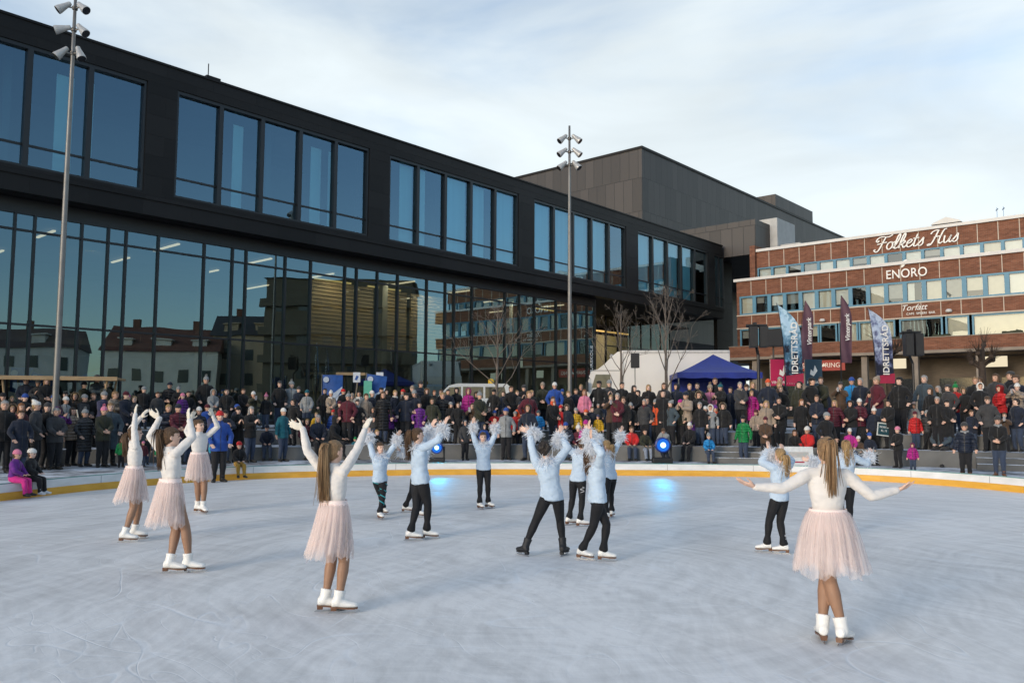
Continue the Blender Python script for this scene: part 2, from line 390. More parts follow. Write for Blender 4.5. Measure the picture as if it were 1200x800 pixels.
# ------------------------------------------------------------------ head gear on a unit head (chin z 0, crown z 1, face towards -y)
def _r(z, y, hw, hd): return (V(0, y, z), V(hw, 0, 0), V(0, hd, 0))
def g_cap(long=0, voxel=.035):
    sk = Skin(); sk.loft([_r(.10,.20,.16,.14), _r(.2,.17,.27,.25), _r(.38,.10,.345,.36), _r(.6,.07,.362,.41), _r(.78,.035,.355,.445), _r(.92,.04,.275,.35), _r(1.03,.05,.12,.16), _r(1.05,.05,.04,.05)], 20)
    if long == 1: # falls on the back and shoulders
        sk.loft([_r(-.95,.36,.22,.10), _r(-.8,.36,.33,.15), _r(-.3,.30,.38,.20), _r(.1,.2,.38,.27), _r(.5,.13,.37,.36), _r(.7,.1,.3,.3)], 18)
        for sg in (-1, 1): sk.limb(V(sg*.32, -.02, .6), V(sg*.30, .02, -.55), [(0,.10),(.5,.12),(1,.06)], V(1,0,0))
    return sk.fuse('hair', voxel, 2, .03, 5)
def g_beanie(fold=True, slouch=0.0):
    sk = Skin(); sk.loft([_r(.58,.03,.375,.47), _r(.72,.03,.385,.48), _r(.9,.04,.34,.43), _r(1.04,.05+slouch*.3,.24,.31), _r(1.12+slouch*.2,.06+slouch*.6,.12,.16), _r(1.14+slouch*.2,.06+slouch*.7,.04,.05)], 22)
    if fold: sk.loft([_r(.565,.03,.385,.485), _r(.58,.03,.405,.50), _r(.70,.03,.41,.505), _r(.72,.03,.39,.49)], 22)
    return sk.fuse('beanie', .03, 2, .012, 6)
def g_pom():
    mb = MB()
    for i in range(90):
        d = nrm(RNG.normal(size=3)); c = V(0, .07, 1.26); w = nrm(np.cross(d, RNG.normal(size=3)))*.05
        mb.add([c + w, c - w, c + d*.19 + w*.5, c + d*.21], [(0, 1, 3), (0, 3, 2)])
    return mb
def g_hood(fur=False):
    sk = Skin()
    for i in range(15): # ring of padding round the face, closed behind
        a = -2.25 + 4.5*i/14; p = V(math.sin(a)*.40, -.20, .52 + math.cos(a)*.50); q = V(math.sin(a)*.30, .32, .55 + math.cos(a)*.40)
        sk.limb(p, q, [(0,.10),(.5,.13),(1,.12)], V(1,0,0), n=8)
    sk.ell(V(0,.22,.52), V(.38,0,0), V(0,.32,0), V(0,0,.5)); sk.limb(V(0,.12,.15), V(0,.1,-.12), [(0,.36),(1,.42)], V(1,0,0))
    return sk.fuse('hood', .04, 3, .02, 4)
def g_ruff():
    mb = MB()
    for i in range(260):
        a = -2.5 + 5.0*RNG.random(); c = V(math.sin(a)*.42, -.22, .5 + math.cos(a)*.50); d = nrm(V(math.sin(a)*.9, -.5, math.cos(a)*.9) + RNG.normal(size=3)*.5)
        w = nrm(np.cross(d, RNG.normal(size=3)))*.035; l = .14 + .1*RNG.random()
        mb.add([c + w, c - w, c + d*l], [(0, 1, 2)])
    return mb
def g_scarf():
    sk = Skin()
    for i in range(18):
        a = 2*PI*i/18; b = 2*PI*(i+1)/18
        sk.limb(V(math.cos(a)*.36, .06+math.sin(a)*.36, -.10+.05*math.sin(a)), V(math.cos(b)*.36, .06+math.sin(b)*.36, -.10+.05*math.sin(b)), [(0,.13),(1,.13)], UP, n=8)
    sk.limb(V(.12,-.36,-.15), V(.14,-.42,-.9), [(0,.12),(.5,.13),(1,.10)], V(1,0,0), flat=.5)
    return sk.fuse('scarf', .045, 2, .03, 5)
def g_helmet():
    sk = Skin(); sk.loft([_r(.60,.05,.36,.44), _r(.62,.05,.42,.52), _r(.75,.05,.43,.54), _r(.93,.06,.38,.48), _r(1.08,.07,.26,.33), _r(1.15,.07,.1,.13)], 22)
    for sg in (-1, 1): sk.limb(V(sg*.37,.0,.62), V(sg*.2,-.22,.0), [(0,.03),(1,.025)], UP, n=6)
    return sk.fuse('helmet', .03, 2)
def g_peak():
    sk = Skin(); sk.loft([_r(.66,.03,.37,.46), _r(.8,.03,.385,.48), _r(.95,.05,.33,.42), _r(1.06,.06,.18,.24), _r(1.09,.06,.06,.08)], 20)
    sk.loft([(V(0,-.38,.70), V(.30,0,0), V(0,.0,.02)), (V(0,-.55,.67), V(.27,0,0), V(0,0,.022)), (V(0,-.68,.63), V(.14,0,0), V(0,0,.02))], 12)
    return sk.fuse('cap', .03, 2)

GEAR = {}
def make_gear():
    GEAR['short'] = g_cap(0); GEAR['long'] = g_cap(1); GEAR['beanie'] = g_beanie(); GEAR['slouch'] = g_beanie(False, .5)
    GEAR['hood'] = g_hood(); GEAR['scarf'] = g_scarf(); GEAR['helmet'] = g_helmet(); GEAR['cap'] = g_peak()
    for k, fn in (('pompom', g_pom), ('fur_ruff', g_ruff)):
        me = fn().mesh(k, []); GEAR[k] = me
    for me in GEAR.values(): me.materials.clear(); me.materials.append(None)
def wear(name, me, parent, M, m):
    """a child with its own material on a shared mesh"""
    o = bpy.data.objects.new(name, me); COL.objects.link(o); o.parent = parent
    if M is not None: o.matrix_local = M
    if m is not None:
        o.material_slots[0].link = 'OBJECT'; o.material_slots[0].material = m
    return o
# ================================================================== skaters
TOPW = cloth('white_knit', (.70, .665, .63), .8, .04, .18, 12, 160); TOPB = cloth('pale_blue_knit', (.47, .575, .69), .8, .06, .2, 10, 180)
TIGHT = mat('tan_tights', (.30, .165, .10), .55, var=.07, scale=10, bump=.08, bscale=120)
BLACKP = cloth('black_leggings', (.012, .012, .014), .7, .3, .3, 10, 120, .05)
BOOTW = mat('white_boot_leather', (.80, .78, .74), .35, var=.06, scale=9, bump=.1, bscale=60); BOOTK = mat('black_boot_cover', (.014, .014, .016), .6, bump=.2)
SOLE = mat('brown_boot_sole', (.16, .075, .04), .4, bump=.05); STEEL = mat('blade_steel', (.55, .56, .58), .25, metal=1.0, var=.08, bump=.03)
GLOVE = mat('ivory_glove', (.72, .66, .56), .8, var=.06, bump=.2)
STRIPE = mat('teal_stripe', (.02, .32, .36), .5, bump=.1); SILVER = mat('silver_print', (.5, .5, .52), .4, bump=.05)

def tulle():
    m, t, out = newmat('pink_tulle')
    uv = t.add('ShaderNodeTexCoord'); mp = t.add('ShaderNodeMapping'); mp.inputs['Scale'].default_value = (34, 1.1, 1); t.con(uv.outputs['UV'], mp.inputs[0])
    nz = t.add('ShaderNodeTexNoise'); nz.inputs['Scale'].default_value = 1.6; nz.inputs['Detail'].default_value = 5; t.con(mp.outputs[0], nz.inputs['Vector'])
    mr = t.add('ShaderNodeMapRange'); mr.inputs['From Min'].default_value = .3; mr.inputs['From Max'].default_value = .72; mr.inputs['To Min'].default_value = .14; mr.inputs['To Max'].default_value = .60
    t.con(nz.outputs['Fac'], mr.inputs['Value'])
    d = t.add('ShaderNodeBsdfDiffuse'); d.inputs[0].default_value = (.95, .85, .82, 1); tl = t.add('ShaderNodeBsdfTranslucent'); tl.inputs[0].default_value = (.95, .845, .81, 1)
    a = t.add('ShaderNodeMixShader'); a.inputs[0].default_value = .42; t.con(d.outputs[0], a.inputs[1]); t.con(tl.outputs[0], a.inputs[2])
    tr = t.add('ShaderNodeBsdfTransparent'); b = t.add('ShaderNodeMixShader'); t.con(mr.outputs[0], b.inputs[0]); t.con(tr.outputs[0], b.inputs[1]); t.con(a.outputs[0], b.inputs[2]); t.con(b.outputs[0], out.inputs[0]); return m
def soft_white():
    m, t, out = newmat('white_feather'); d = t.add('ShaderNodeBsdfDiffuse'); d.inputs[0].default_value = (.93, .94, .96, 1)
    tl = t.add('ShaderNodeBsdfTranslucent'); tl.inputs[0].default_value = (.93, .94, .96, 1); a = t.add('ShaderNodeMixShader'); a.inputs[0].default_value = .65
    t.con(d.outputs[0], a.inputs[1]); t.con(tl.outputs[0], a.inputs[2]); t.con(a.outputs[0], out.inputs[0]); return m
TULLE = tulle(); FEATHER = soft_white(); WAISTB = cloth('pink_waistband', (.88, .72, .67), .7, .05, .2)

def skirt_mesh(fig, L, R, layers=5, seed=0, sway=(0, 0)):
    """gathered tulle layers hanging from the waist"""
    H = fig.H; rng = np.random.default_rng(seed); vs, fs, uvs = [], [], []; n, k = 168, 15
    top = fig.P + fig.s*.128*H
    for ly in range(layers):
        b = len(vs); ph = rng.random(6)*6.28; f1 = 13 + ly*3 + seed % 4; f2 = 27 + ly*5; rs = 1 - .15*ly; LL = L*(1 - .05*ly)
        for j in range(k):
            t = j/(k-1); fl = t**.50
            for i in range(n+1):
                a = 2*PI*i/n
                rad = .082*H + (R - .082*H)*fl*rs; am = .05*R*t**.8
                rr = rad + am*math.sin(f1*a+ph[0]) + .6*am*math.sin(f2*a+ph[1]+1.5*t) + .07*R*t*math.sin(3*a+ph[2]) + .012*t*rng.normal()*.35
                dz = LL*t*(1 + .035*t*math.sin(5*a+ph[3]) + .025*t*math.sin(17*a+ph[4])) + t*.004*rng.normal()
                e = .76 + .24*t
                p = top + (fig.r*math.cos(a) + fig.f*math.sin(a)*e)*rr - UP*dz + V(sway[0], sway[1], 0)*t*t
                vs.append(tuple(p)); uvs.append((i/n + .13*ly, t))
        for j in range(k-1):
            for i in range(n):
                q = b + j*(n+1) + i; fs.append((q, q+1, q+n+2, q+n+1))
    me = bpy.data.meshes.new('tulle_skirt'); me.from_pydata(vs, [], fs); me.update(); ul = me.uv_layers.new(name='UVMap')
    li = np.empty(len(me.loops), int); me.loops.foreach_get('vertex_index', li); ul.data.foreach_set('uv', np.array(uvs)[li].ravel())
    me.polygons.foreach_set('use_smooth', [True]*len(me.polygons)); me.materials.append(TULLE); return me
def feather_mb(points, r, l, n, seed=0):
    """downy tuft: many fine bent barbs round a set of points"""
    rng = np.random.default_rng(seed); mb = MB(); n = int(n*2.6)
    for i in range(n):
        c = points[rng.integers(len(points))]; d = nrm(rng.normal(size=3)); w = nrm(np.cross(d, rng.normal(size=3))); q = np.cross(d, w)
        ll = l*(.35 + .65*rng.random()**.7); ww = .0035 + .004*rng.random(); b = rng.normal()*.9*ll; p0 = c + d*r*.25; p1 = p0 + d*ll*.5 + q*b*.25; p2 = p0 + d*ll*.9 + q*b - UP*.018
        mb.add([p0 - w*ww*.5, p0 + w*ww*.5, p1 + w*ww, p1 - w*ww, p2 + w*ww*.4, p2 - w*ww*.4], [(0, 1, 2, 3), (3, 2, 4, 5)])
    return mb
def strands(path, n, r0, r1, seed, tr=.006):
    """a tail of hair as many fine locks along a path"""
    rng = np.random.default_rng(seed); mb = MB(); P = [np.asarray(p, float) for p in path]; m = len(P)
    for i in range(n):
        a = rng.random()*6.28; q = math.sqrt(rng.random()); jit = rng.normal(size=3); end = m if rng.random() > .3 else m-1
        pts = []
        for j in range(end):
            t = j/(m-1); r_ = (r0 + (r1-r0)*t)*q*(1 if j else .55); pts.append(P[j] + V(math.cos(a)*r_, math.sin(a)*r_, 0) + jit*(.016 if i % 6 else .05)*t)
        mb.tube(pts, [tr*(1.25 - .95*(j/(len(pts)-1))**2) for j in range(len(pts))], 5)
    return mb

def skate(fig, k, root, black=False, pitch=0.0, shaft=.055):
    H = fig.H; t = fig.toe[k]; t = nrm(t - UP*pitch); side = nrm(np.cross(t, UP)); u = np.cross(side, t); A = fig.A[k]
    sk = Skin(); ad = .006
    def ring(x, z, hw, hh): return (A + t*x*H + u*z*H, side*(hw*H+ad), u*(hh*H+ad))
    sk.loft([ring(-.046,-.020,.012,.016), ring(-.038,-.018,.021,.024), ring(-.005,-.012,.024,.030), ring(.03,-.022,.026,.023), ring(.07,-.030,.028,.0155), ring(.098,-.033,.025,.0125), ring(.114,-.035,.014,.008)], 14)
    sh = nrm(fig.K[k] - A); top = A + sh*shaft*H
    sk.limb(A - u*.01*H - t*.006*H, top, [(0,.030*H+ad),(.5,.029*H+ad),(1,.034*H+ad)], side, dome=(True, False), n=14)
    me = sk.fuse('skate_boot', .009, 3); me.materials.append(BOOTK if black else BOOTW); bo = mobj('skate_boot', me, root)
    zt = -.049*H - ad*.5; zh = -.041*H - ad*.5; mb = MB() # sole, higher at the heel
    rows = [(-.049,.013,zh),(-.040,.019,zh),(-.02,.020,zh),(.015,.018,(zh+zt)/2),(.055,.025,zt),(.09,.024,zt),(.112,.014,zt)]
    vs = [tuple(A + t*x*H + side*sg*y*H + u*(z + dz)) for x, y, z in rows for dz in (.003, -.009) for sg in (-1, 1)]; fs = []
    for i in range(len(rows)-1):
        q = 4*i; fs += [(q, q+1, q+5, q+4), (q+3, q+2, q+6, q+7), (q, q+4, q+6, q+2), (q+1, q+3, q+7, q+5)]
    mb.add(vs, fs + [(0, 2, 3, 1), (4*len(rows)-4, 4*len(rows)-3, 4*len(rows)-1, 4*len(rows)-2)])
    hv = [tuple(A + t*x*H + side*sg*y*H + u*z) for z, sc in ((zh-.007, 1), (zh-.036, .82)) for x, y in ((-.047, .017*sc), (-.014, .016*sc)) for sg in (-1, 1)]
    mb.add(hv, [(0, 1, 3, 2), (4, 6, 7, 5), (0, 4, 5, 1), (2, 3, 7, 6), (0, 2, 6, 4), (1, 5, 7, 3)])
    mb.build('boot_sole', BOOTK if black else SOLE, bo)
    zi = -.045*H - .058; b = MB(); prof = [(-.066*H,zi+.004),(-.058*H,zi),(.09*H,zi),(.116*H,zi+.006),(.128*H,zi+.018),(.122*H,zi+.022),(.10*H,zi+.018),(.092*H,zt-.004),(.052*H,zt-.004),(.046*H,zi+.018),(-.014*H,zi+.018),(-.018*H,zh-.034),(-.044*H,zh-.034),(-.05*H,zi+.018)]
    b.prism([(x, z) for x, z in prof], .005, 0, A - side*.0025, t, u)
    b.build('skate_blade', STEEL, bo)
    return bo

def skater(label, head, feet, f, hands, waistx=None, kind='tutu', hair='brown', style='pony', fh=None, tilt=0.0, fs=None, dYh=0.0, toes=None, knees=(None, None), elbows=(None, None), skirt=None,
           pn=(None, None), hd=(None, None), gloves=False, boots='white', stripe=None, seed=1, lift=(0, 0), pony=None, pitch=(0, 0), sub=0.0, group=None, hs=1.0, hatY=0.0, bow=0.0):
    def az(a): return nrm(a) if isinstance(a, np.ndarray) else V(math.sin(math.radians(a)), math.cos(math.radians(a)), 0)
    F0 = [onz(x, y, 0) for x, y in feet]; root = (F0[0] + F0[1])/2; root[2] = 0; Y = root[1]
    top = at(head[0], head[1], Y + dYh); H = (top[2] - .060)/1.005 + sub; H = H/1.0
    L = [q - root for q in F0]
    wx = waistx if waistx else (feet[0][0] + feet[1][0])/2
    px = at(wx, 500, Y)[0] - root[0]
    P = V(px, 0, .51*H + .055)
    ff = az(f); rr = nrm(np.cross(ff, UP))
    An = [L[i] + V(0, 0, .045*H + .058 + lift[i]) for i in (0, 1)]
    for _ in range(60): # bend until both feet reach the ice
        dmax = max(np.linalg.norm(An[i] - (P + rr*(-.048, .048)[i]*H)) for i in (0, 1))
        if dmax <= .468*H: break
        P[2] -= .004
    hx = top - root; hx[2] = 0; lv = (hx - P*V(1, 1, 0)); lean = V(lv[0], lv[1]*.5, 0)/(.46*H); lean[1] += 0; lean = lean + ff*bow
    W = [at(x, y, Y + dy) - root for x, y, dy in hands]
    tt = [None, None] if toes is None else [az(a) for a in toes]
    fig = Figure(H, ff, P, lean, None if fs is None else az(fs), None if fh is None else az(fh), tilt, hs, 0.96, .090, W[0], W[1], An[0], An[1], elbows[0], elbows[1], knees[0], knees[1], tt[0], tt[1], pn[0], pn[1], hd[0], hd[1], .30, spread=.30)
    fig.s = nrm(UP + lean)
    me = fig.body('person', .0085, 2, foot=False, fr=.0055)
    legm = TIGHT if kind == 'tutu' else BLACKP
    for m in (SKIN2, EYE, LIP, BROW, legm, GLOVE if gloves else SKIN2): me.materials.append(m)
    ro = mobj('person', me); ro.location = root; tag(ro, label, 'person', group)
    if kind == 'tutu':
        m2 = fig.top('sweater', .007, .085, .0085, .985, .0055, 0, .004, rfreq=11); m2.materials.append(TOPW); mobj('sweater', m2, ro)
        sl, sr, sway = skirt; sm = skirt_mesh(fig, sl, sr, seed=seed, sway=sway); so = mobj('tulle_skirt', sm, ro)
        mb = MB(); c = fig.P + fig.s*.118*H; n = 40
        vs = [tuple(c + fig.s*z + (fig.r*math.cos(2*PI*i/n)*.092*H + fig.f*math.sin(2*PI*i/n)*.070*H)*g) for z, g in ((-.03, 1.05), (.018, 1.0)) for i in range(n)]
        mb.add(vs, [(i, (i+1) % n, n+(i+1) % n, n+i) for i in range(n)]); mb.build('waistband', WAISTB, so, smooth=True)
    else:
        m2 = fig.top('sweater', .017, -.035, .0095, .93, .009, .005, .0, wide=1.05, deep=1.12, rfreq=9); m2.materials.append(TOPB); mobj('sweater', m2, ro)
        m3 = fig.pants('leggings', .005, .0095, .93, .026 if boots == 'white' else .004, .002); m3.materials.append(BLACKP)
        lo_ = mobj('leggings', m3, ro)
        if stripe: # piping sewn round the leg, or a curl printed on the thigh or shin
            k = 'L' if stripe in ('teal',) else 'R'
            for lk in ('LR' if stripe == 'teal' else 'R'):
                h, kn, an = fig.hip[lk], fig.K[lk], fig.A[lk]; mb = MB()
                def on(tq, a_, ex=.0085):
                    p = h + (kn-h)*tq if tq < 1 else kn + (an-kn)*(tq-1); r_ = (.058 - .022*tq if tq < 1 else .037 - .012*(tq-1))*H*.96
                    return p + (fig.r*math.cos(a_) + fig.f*math.sin(a_))*(r_ + ex)
                if stripe == 'teal':
                    for t0_ in (.10, .55, .95, 1.30): mb.tube([on(t0_ + .28*q, .3 + 2.9*q) for q in np.linspace(0, 1, 14)], .009, 6)
                else:
                    c0 = .35 if stripe == 'hip' else 1.45
                    for ph in (0, 1): mb.tube([on(c0 + .24*q + ph*.05, -1.1 + .45*math.sin(9*q + ph*2)) for q in np.linspace(0, 1, 24)], .005, 5)
                mb.build('leg_piping' if stripe == 'teal' else 'printed_curl', STRIPE if stripe == 'teal' else SILVER, lo_, smooth=True)
        for i, k in enumerate('LR'): # boa cuffs
            c = fig.W[k]; d = fig.hd[k]; pts = [c - d*.085, c - d*.055, c - d*.02]
            fm = feather_mb(pts, .035, .070, 1500, seed*7+i)
            for q in (0, 1, 2): fm.ball(tuple(pts[q]), .042, 0, 6)
            mobj('feather_cuff', fm.mesh('feather_cuff', FEATHER), ro)
        pts = [fig.neck + (fig.rs*math.cos(a)*.075 + fig.fs*math.sin(a)*.065) - UP*.02 for a in np.linspace(0, 6.28, 24)]
        mobj('feather_collar', feather_mb(pts, .02, .085, 560, seed*5+3).mesh('feather_collar', FEATHER), ro)
    for i, k in enumerate('LR'): skate(fig, k, ro, boots == 'black', pitch[i], .055 if kind == 'tutu' else .075 if boots == 'black' else .022)
    M = fig.frame(); cap = g_cap(0, .03); cap.materials.append(HAIR[hair]); ho = mobj('hair', cap, ro); ho.matrix_local = M
    hh = fig.hh; c = fig.chin; hu, hf, hr = fig.hu, fig.hf, fig.hr
    if style in ('pony', 'long', 'low'):
        b = c + hu*(.86 if style != 'low' else .5)*hh - hf*.44*hh; bk = -hf; sw = V(0, 0, 0) if pony is None else V(*pony)
        ln = {'pony': 2.0, 'long': 2.6, 'low': 1.5}[style]*hh
        path = [b + hf*.06*hh, b + bk*.10*hh + UP*.02*hh, b + bk*.20*hh - UP*.22*hh + sw*.1, b + bk*.18*hh - UP*ln*.42 + sw*.4, b + bk*.12*hh - UP*ln*.75 + sw*.8, b + bk*.10*hh - UP*ln + sw]
        mobj('ponytail', strands(path, 140, .032, .026 if style != 'long' else .058, seed, .0046).mesh('ponytail', HAIR[hair], True), ro)
        mb = MB(); q = b + bk*.04*hh; mb.tube([q + (hr*math.cos(a) + np.cross(bk, hr)*math.sin(a))*.024 for a in np.linspace(0, 6.3, 14)], .007, 6, cap=False); mb.build('hair_tie', BOOTK, ro)
    elif style == 'bun':
        sk = Skin(); sk.ell(c + hu*.82*hh - hf*.5*hh, hr*.24*hh, hf*.2*hh, hu*.24*hh); m4 = sk.fuse('hair_bun', .01, 2, .004, 20); m4.materials.append(HAIR[hair]); mobj('hair_bun', m4, ro)
    elif style == 'curly':
        rng = np.random.default_rng(3); sk = Skin()
        for i in range(46):
            d = nrm(rng.normal(size=3)); d = d if (d @ hf) < .25 else d - hf*(d @ hf)*1.4
            sk.ell(c + hu*.62*hh - hf*.08*hh + V(*(d*V(.36, .36, .40)))*hh, hr*.13*hh, hf*.13*hh, hu*.13*hh, 6, 8)
        m4 = sk.fuse('curly_hair', .011, 1, .004, 40); m4.materials.append(HAIR[hair]); mobj('curly_hair', m4, ro)
    return ro, fig
# ================================================================== spectators
CLO = {'k': (.012,.012,.013), 'n': (.014,.019,.034), 'g': (.045,.045,.047), 'o': (.030,.032,.020), 'p': (.12,.022,.20), 'm': (.42,.025,.22), 'r': (.50,.022,.022), 'b': (.022,.07,.30),
       'c': (.02,.22,.50), 't': (.012,.10,.13), 'w': (.66,.64,.60), 'y': (.24,.25,.255), 'e': (.30,.235,.18), 'f': (.012,.20,.055), 'a': (.62,.085,.025), 'u': (.085,.014,.024), 'h': (.075,.045,.028),
       'l': (.55,.33,.02), 's': (.62,.20,.30), 'd': (.05,.07,.085), 'q': (.05,.05,.10)}
CNAME = {'k':'black','n':'dark navy','g':'charcoal grey','o':'dark olive','p':'purple','m':'magenta','r':'red','b':'blue','c':'bright blue','t':'petrol blue','w':'white','y':'light grey','e':'beige','f':'green','a':'orange','u':'burgundy','h':'brown','l':'yellow','s':'pink','d':'slate blue','q':'indigo'}
def jm(c, puff=False): return puffer('puffer_'+CNAME[c].replace(' ', '_'), CLO[c]) if puff else cloth('wool_'+CNAME[c].replace(' ', '_'), CLO[c])
DENIM = cloth('denim', (.035,.05,.085)); PALEDENIM = cloth('pale_denim', (.22,.26,.33)); TROUK = cloth('dark_trousers', (.014,.014,.016)); SHOEK = mat('dark_shoe', (.02,.018,.016), .5); SHOEB = mat('brown_boot', (.14,.06,.028), .6); SHOEW = mat('white_shoe', (.6,.6,.6), .5)
GLOVEK = cloth('dark_glove', (.02,.02,.022)); FUR = mat('fur_trim', (.22,.15,.09), .9, col2=(.45,.36,.25), bump=0)

PROTO = {}; ZIP = mat('zip_dark', (.02, .02, .02), .6, bump=0)
def make_protos():
    X = lambda H, *a: V(*a)*H
    def P(key, H, hs=1.0, **kw):
        seat = kw.pop('seat', False); kw.pop('coat', None); bulk = kw.pop('bulk', 1.03)
        f = Figure(H, (0,-1,0), hs=hs, bulk=bulk, toe_pitch=(0,0), foot_up=.02, sw=.086, drop=.016, **kw)
        body = f.body('person', .013, 2, True, .0062)
        for m in (SKIN, EYE, LIP, BROW, TROUK, SKIN): body.materials.append(m)
        d = dict(body=body, H=H, frame=f.frame(), fig=f, seat=seat)
        d['jacket'] = f.top('jacket', .022, -.02, .015, .95, .010, .006, .012, 1.05, 1.15, (.135, .004) if not seat else None)
        d['coat'] = f.top('coat', .022, -.02, .015, .95, .010, .006, .012, 1.05, 1.12, (.31, .018)) if not seat else d['jacket']
        d['pants'] = f.pants('trousers', .014, .015, .93, .010, .006); d['shoes'] = f.shoes('shoe', .010, .013)
        for me in [d['pants']] + d['shoes']: me.materials.clear(); me.materials.append(None)
        for me in (d['jacket'], d['coat']): me.materials.clear(); me.materials.append(None); me.materials.append(ZIP)
        for me in (d['jacket'], d['coat']):
            c = centres(me); q = c - f.P; me.polygons.foreach_set('material_index', np.where((q @ f.fs > .03*H) & (np.abs(q @ f.rs) < .010), 1, 0).tolist())
        PROTO[key] = d
    H = 1.70
    for key, H, hs in (('a', 1.70, 1.0), ('k', 1.20, 1.18)):
        z = lambda x, y, q: V(x, y, q)*H
        P(key+'stand', H, hs, WL=z(.165,-.02,.53), WR=z(-.165,-.03,.52), coat=(.24,.012))
        P(key+'pocket', H, hs, WL=z(.125,-.10,.56), WR=z(-.125,-.10,.56), eL=V(1,.8,-.2), eR=V(-1,.8,-.2), lean=(0,.02,0), coat=(.28,.015))
        P(key+'clasp', H, hs, WL=z(.035,-.165,.60), WR=z(-.035,-.17,.59), eL=V(1,.3,-.6), eR=V(-1,.3,-.6), dL=(-.8,-.5,0), dR=(.8,-.5,0), pL=(0,1,0), pR=(0,1,0), coat=(.20,.010))
        P(key+'clap', H, hs, WL=z(.045,-.21,.70), WR=z(-.045,-.21,.70), eL=V(1,.2,-.7), eR=V(-1,.2,-.7), dL=(-.25,-.5,.8), dR=(.25,-.5,.8), pL=(-1,0,0), pR=(1,0,0), lean=(0,-.03,0))
        P(key+'phone', H, hs, WL=z(.05,-.20,.83), WR=z(-.04,-.205,.83), eL=V(1,.1,-.9), eR=V(-1,.1,-.9), dL=(-.3,-.5,.8), dR=(.3,-.5,.8), pL=(-1,0,0), pR=(1,0,0), curl=.7)
        q = .27*H # seat height over the feet, thighs forward
        P(key+'sit', H, hs, seat=True, P=V(0,0,q+.055*H), lean=(0,-.08,0), AL=V(.07*H,-.27*H,.06*H), AR=V(-.07*H,-.26*H,.06*H), kL=V(.1,-1,1), kR=V(-.1,-1,1), WL=V(.07*H,-.19*H,q+.13*H), WR=V(-.07*H,-.19*H,q+.13*H), eL=V(1,.5,-.2), eR=V(-1,.5,-.2), dL=(-.3,-.9,-.2), dR=(.3,-.9,-.2), pL=(0,0,-1), pR=(0,0,-1))
    H = 1.70; z = lambda x, y, q: V(x, y, q)*H
    P('alook', H, 1.0, WL=z(.165,-.02,.53), WR=z(-.13,-.10,.57), eR=V(-1,.8,-.2), fh=(.62,-.78,0), fs=(.15,-1,0), P=V(.02,0,.51*H+.015))
    P('aturn', H, 1.0, WL=z(.125,-.10,.56), WR=z(-.165,-.03,.52), eL=V(1,.8,-.2), fh=(-.6,-.8,0), fs=(-.2,-1,0), tilt=-.1, P=V(-.025,0,.51*H+.012))
    P('abend', 1.7, 1.0, lean=(.25,-.75,0), P=V(.02,.10,.80), WL=V(.10,-.55,.82), WR=V(-.05,-.55,.80), fh=(.3,-1,0))
    P('kwave', 1.2, 1.18, WL=V(.30,-.05,1.12), WR=V(-.22,-.06,.60), eL=V(1,.2,-.6))

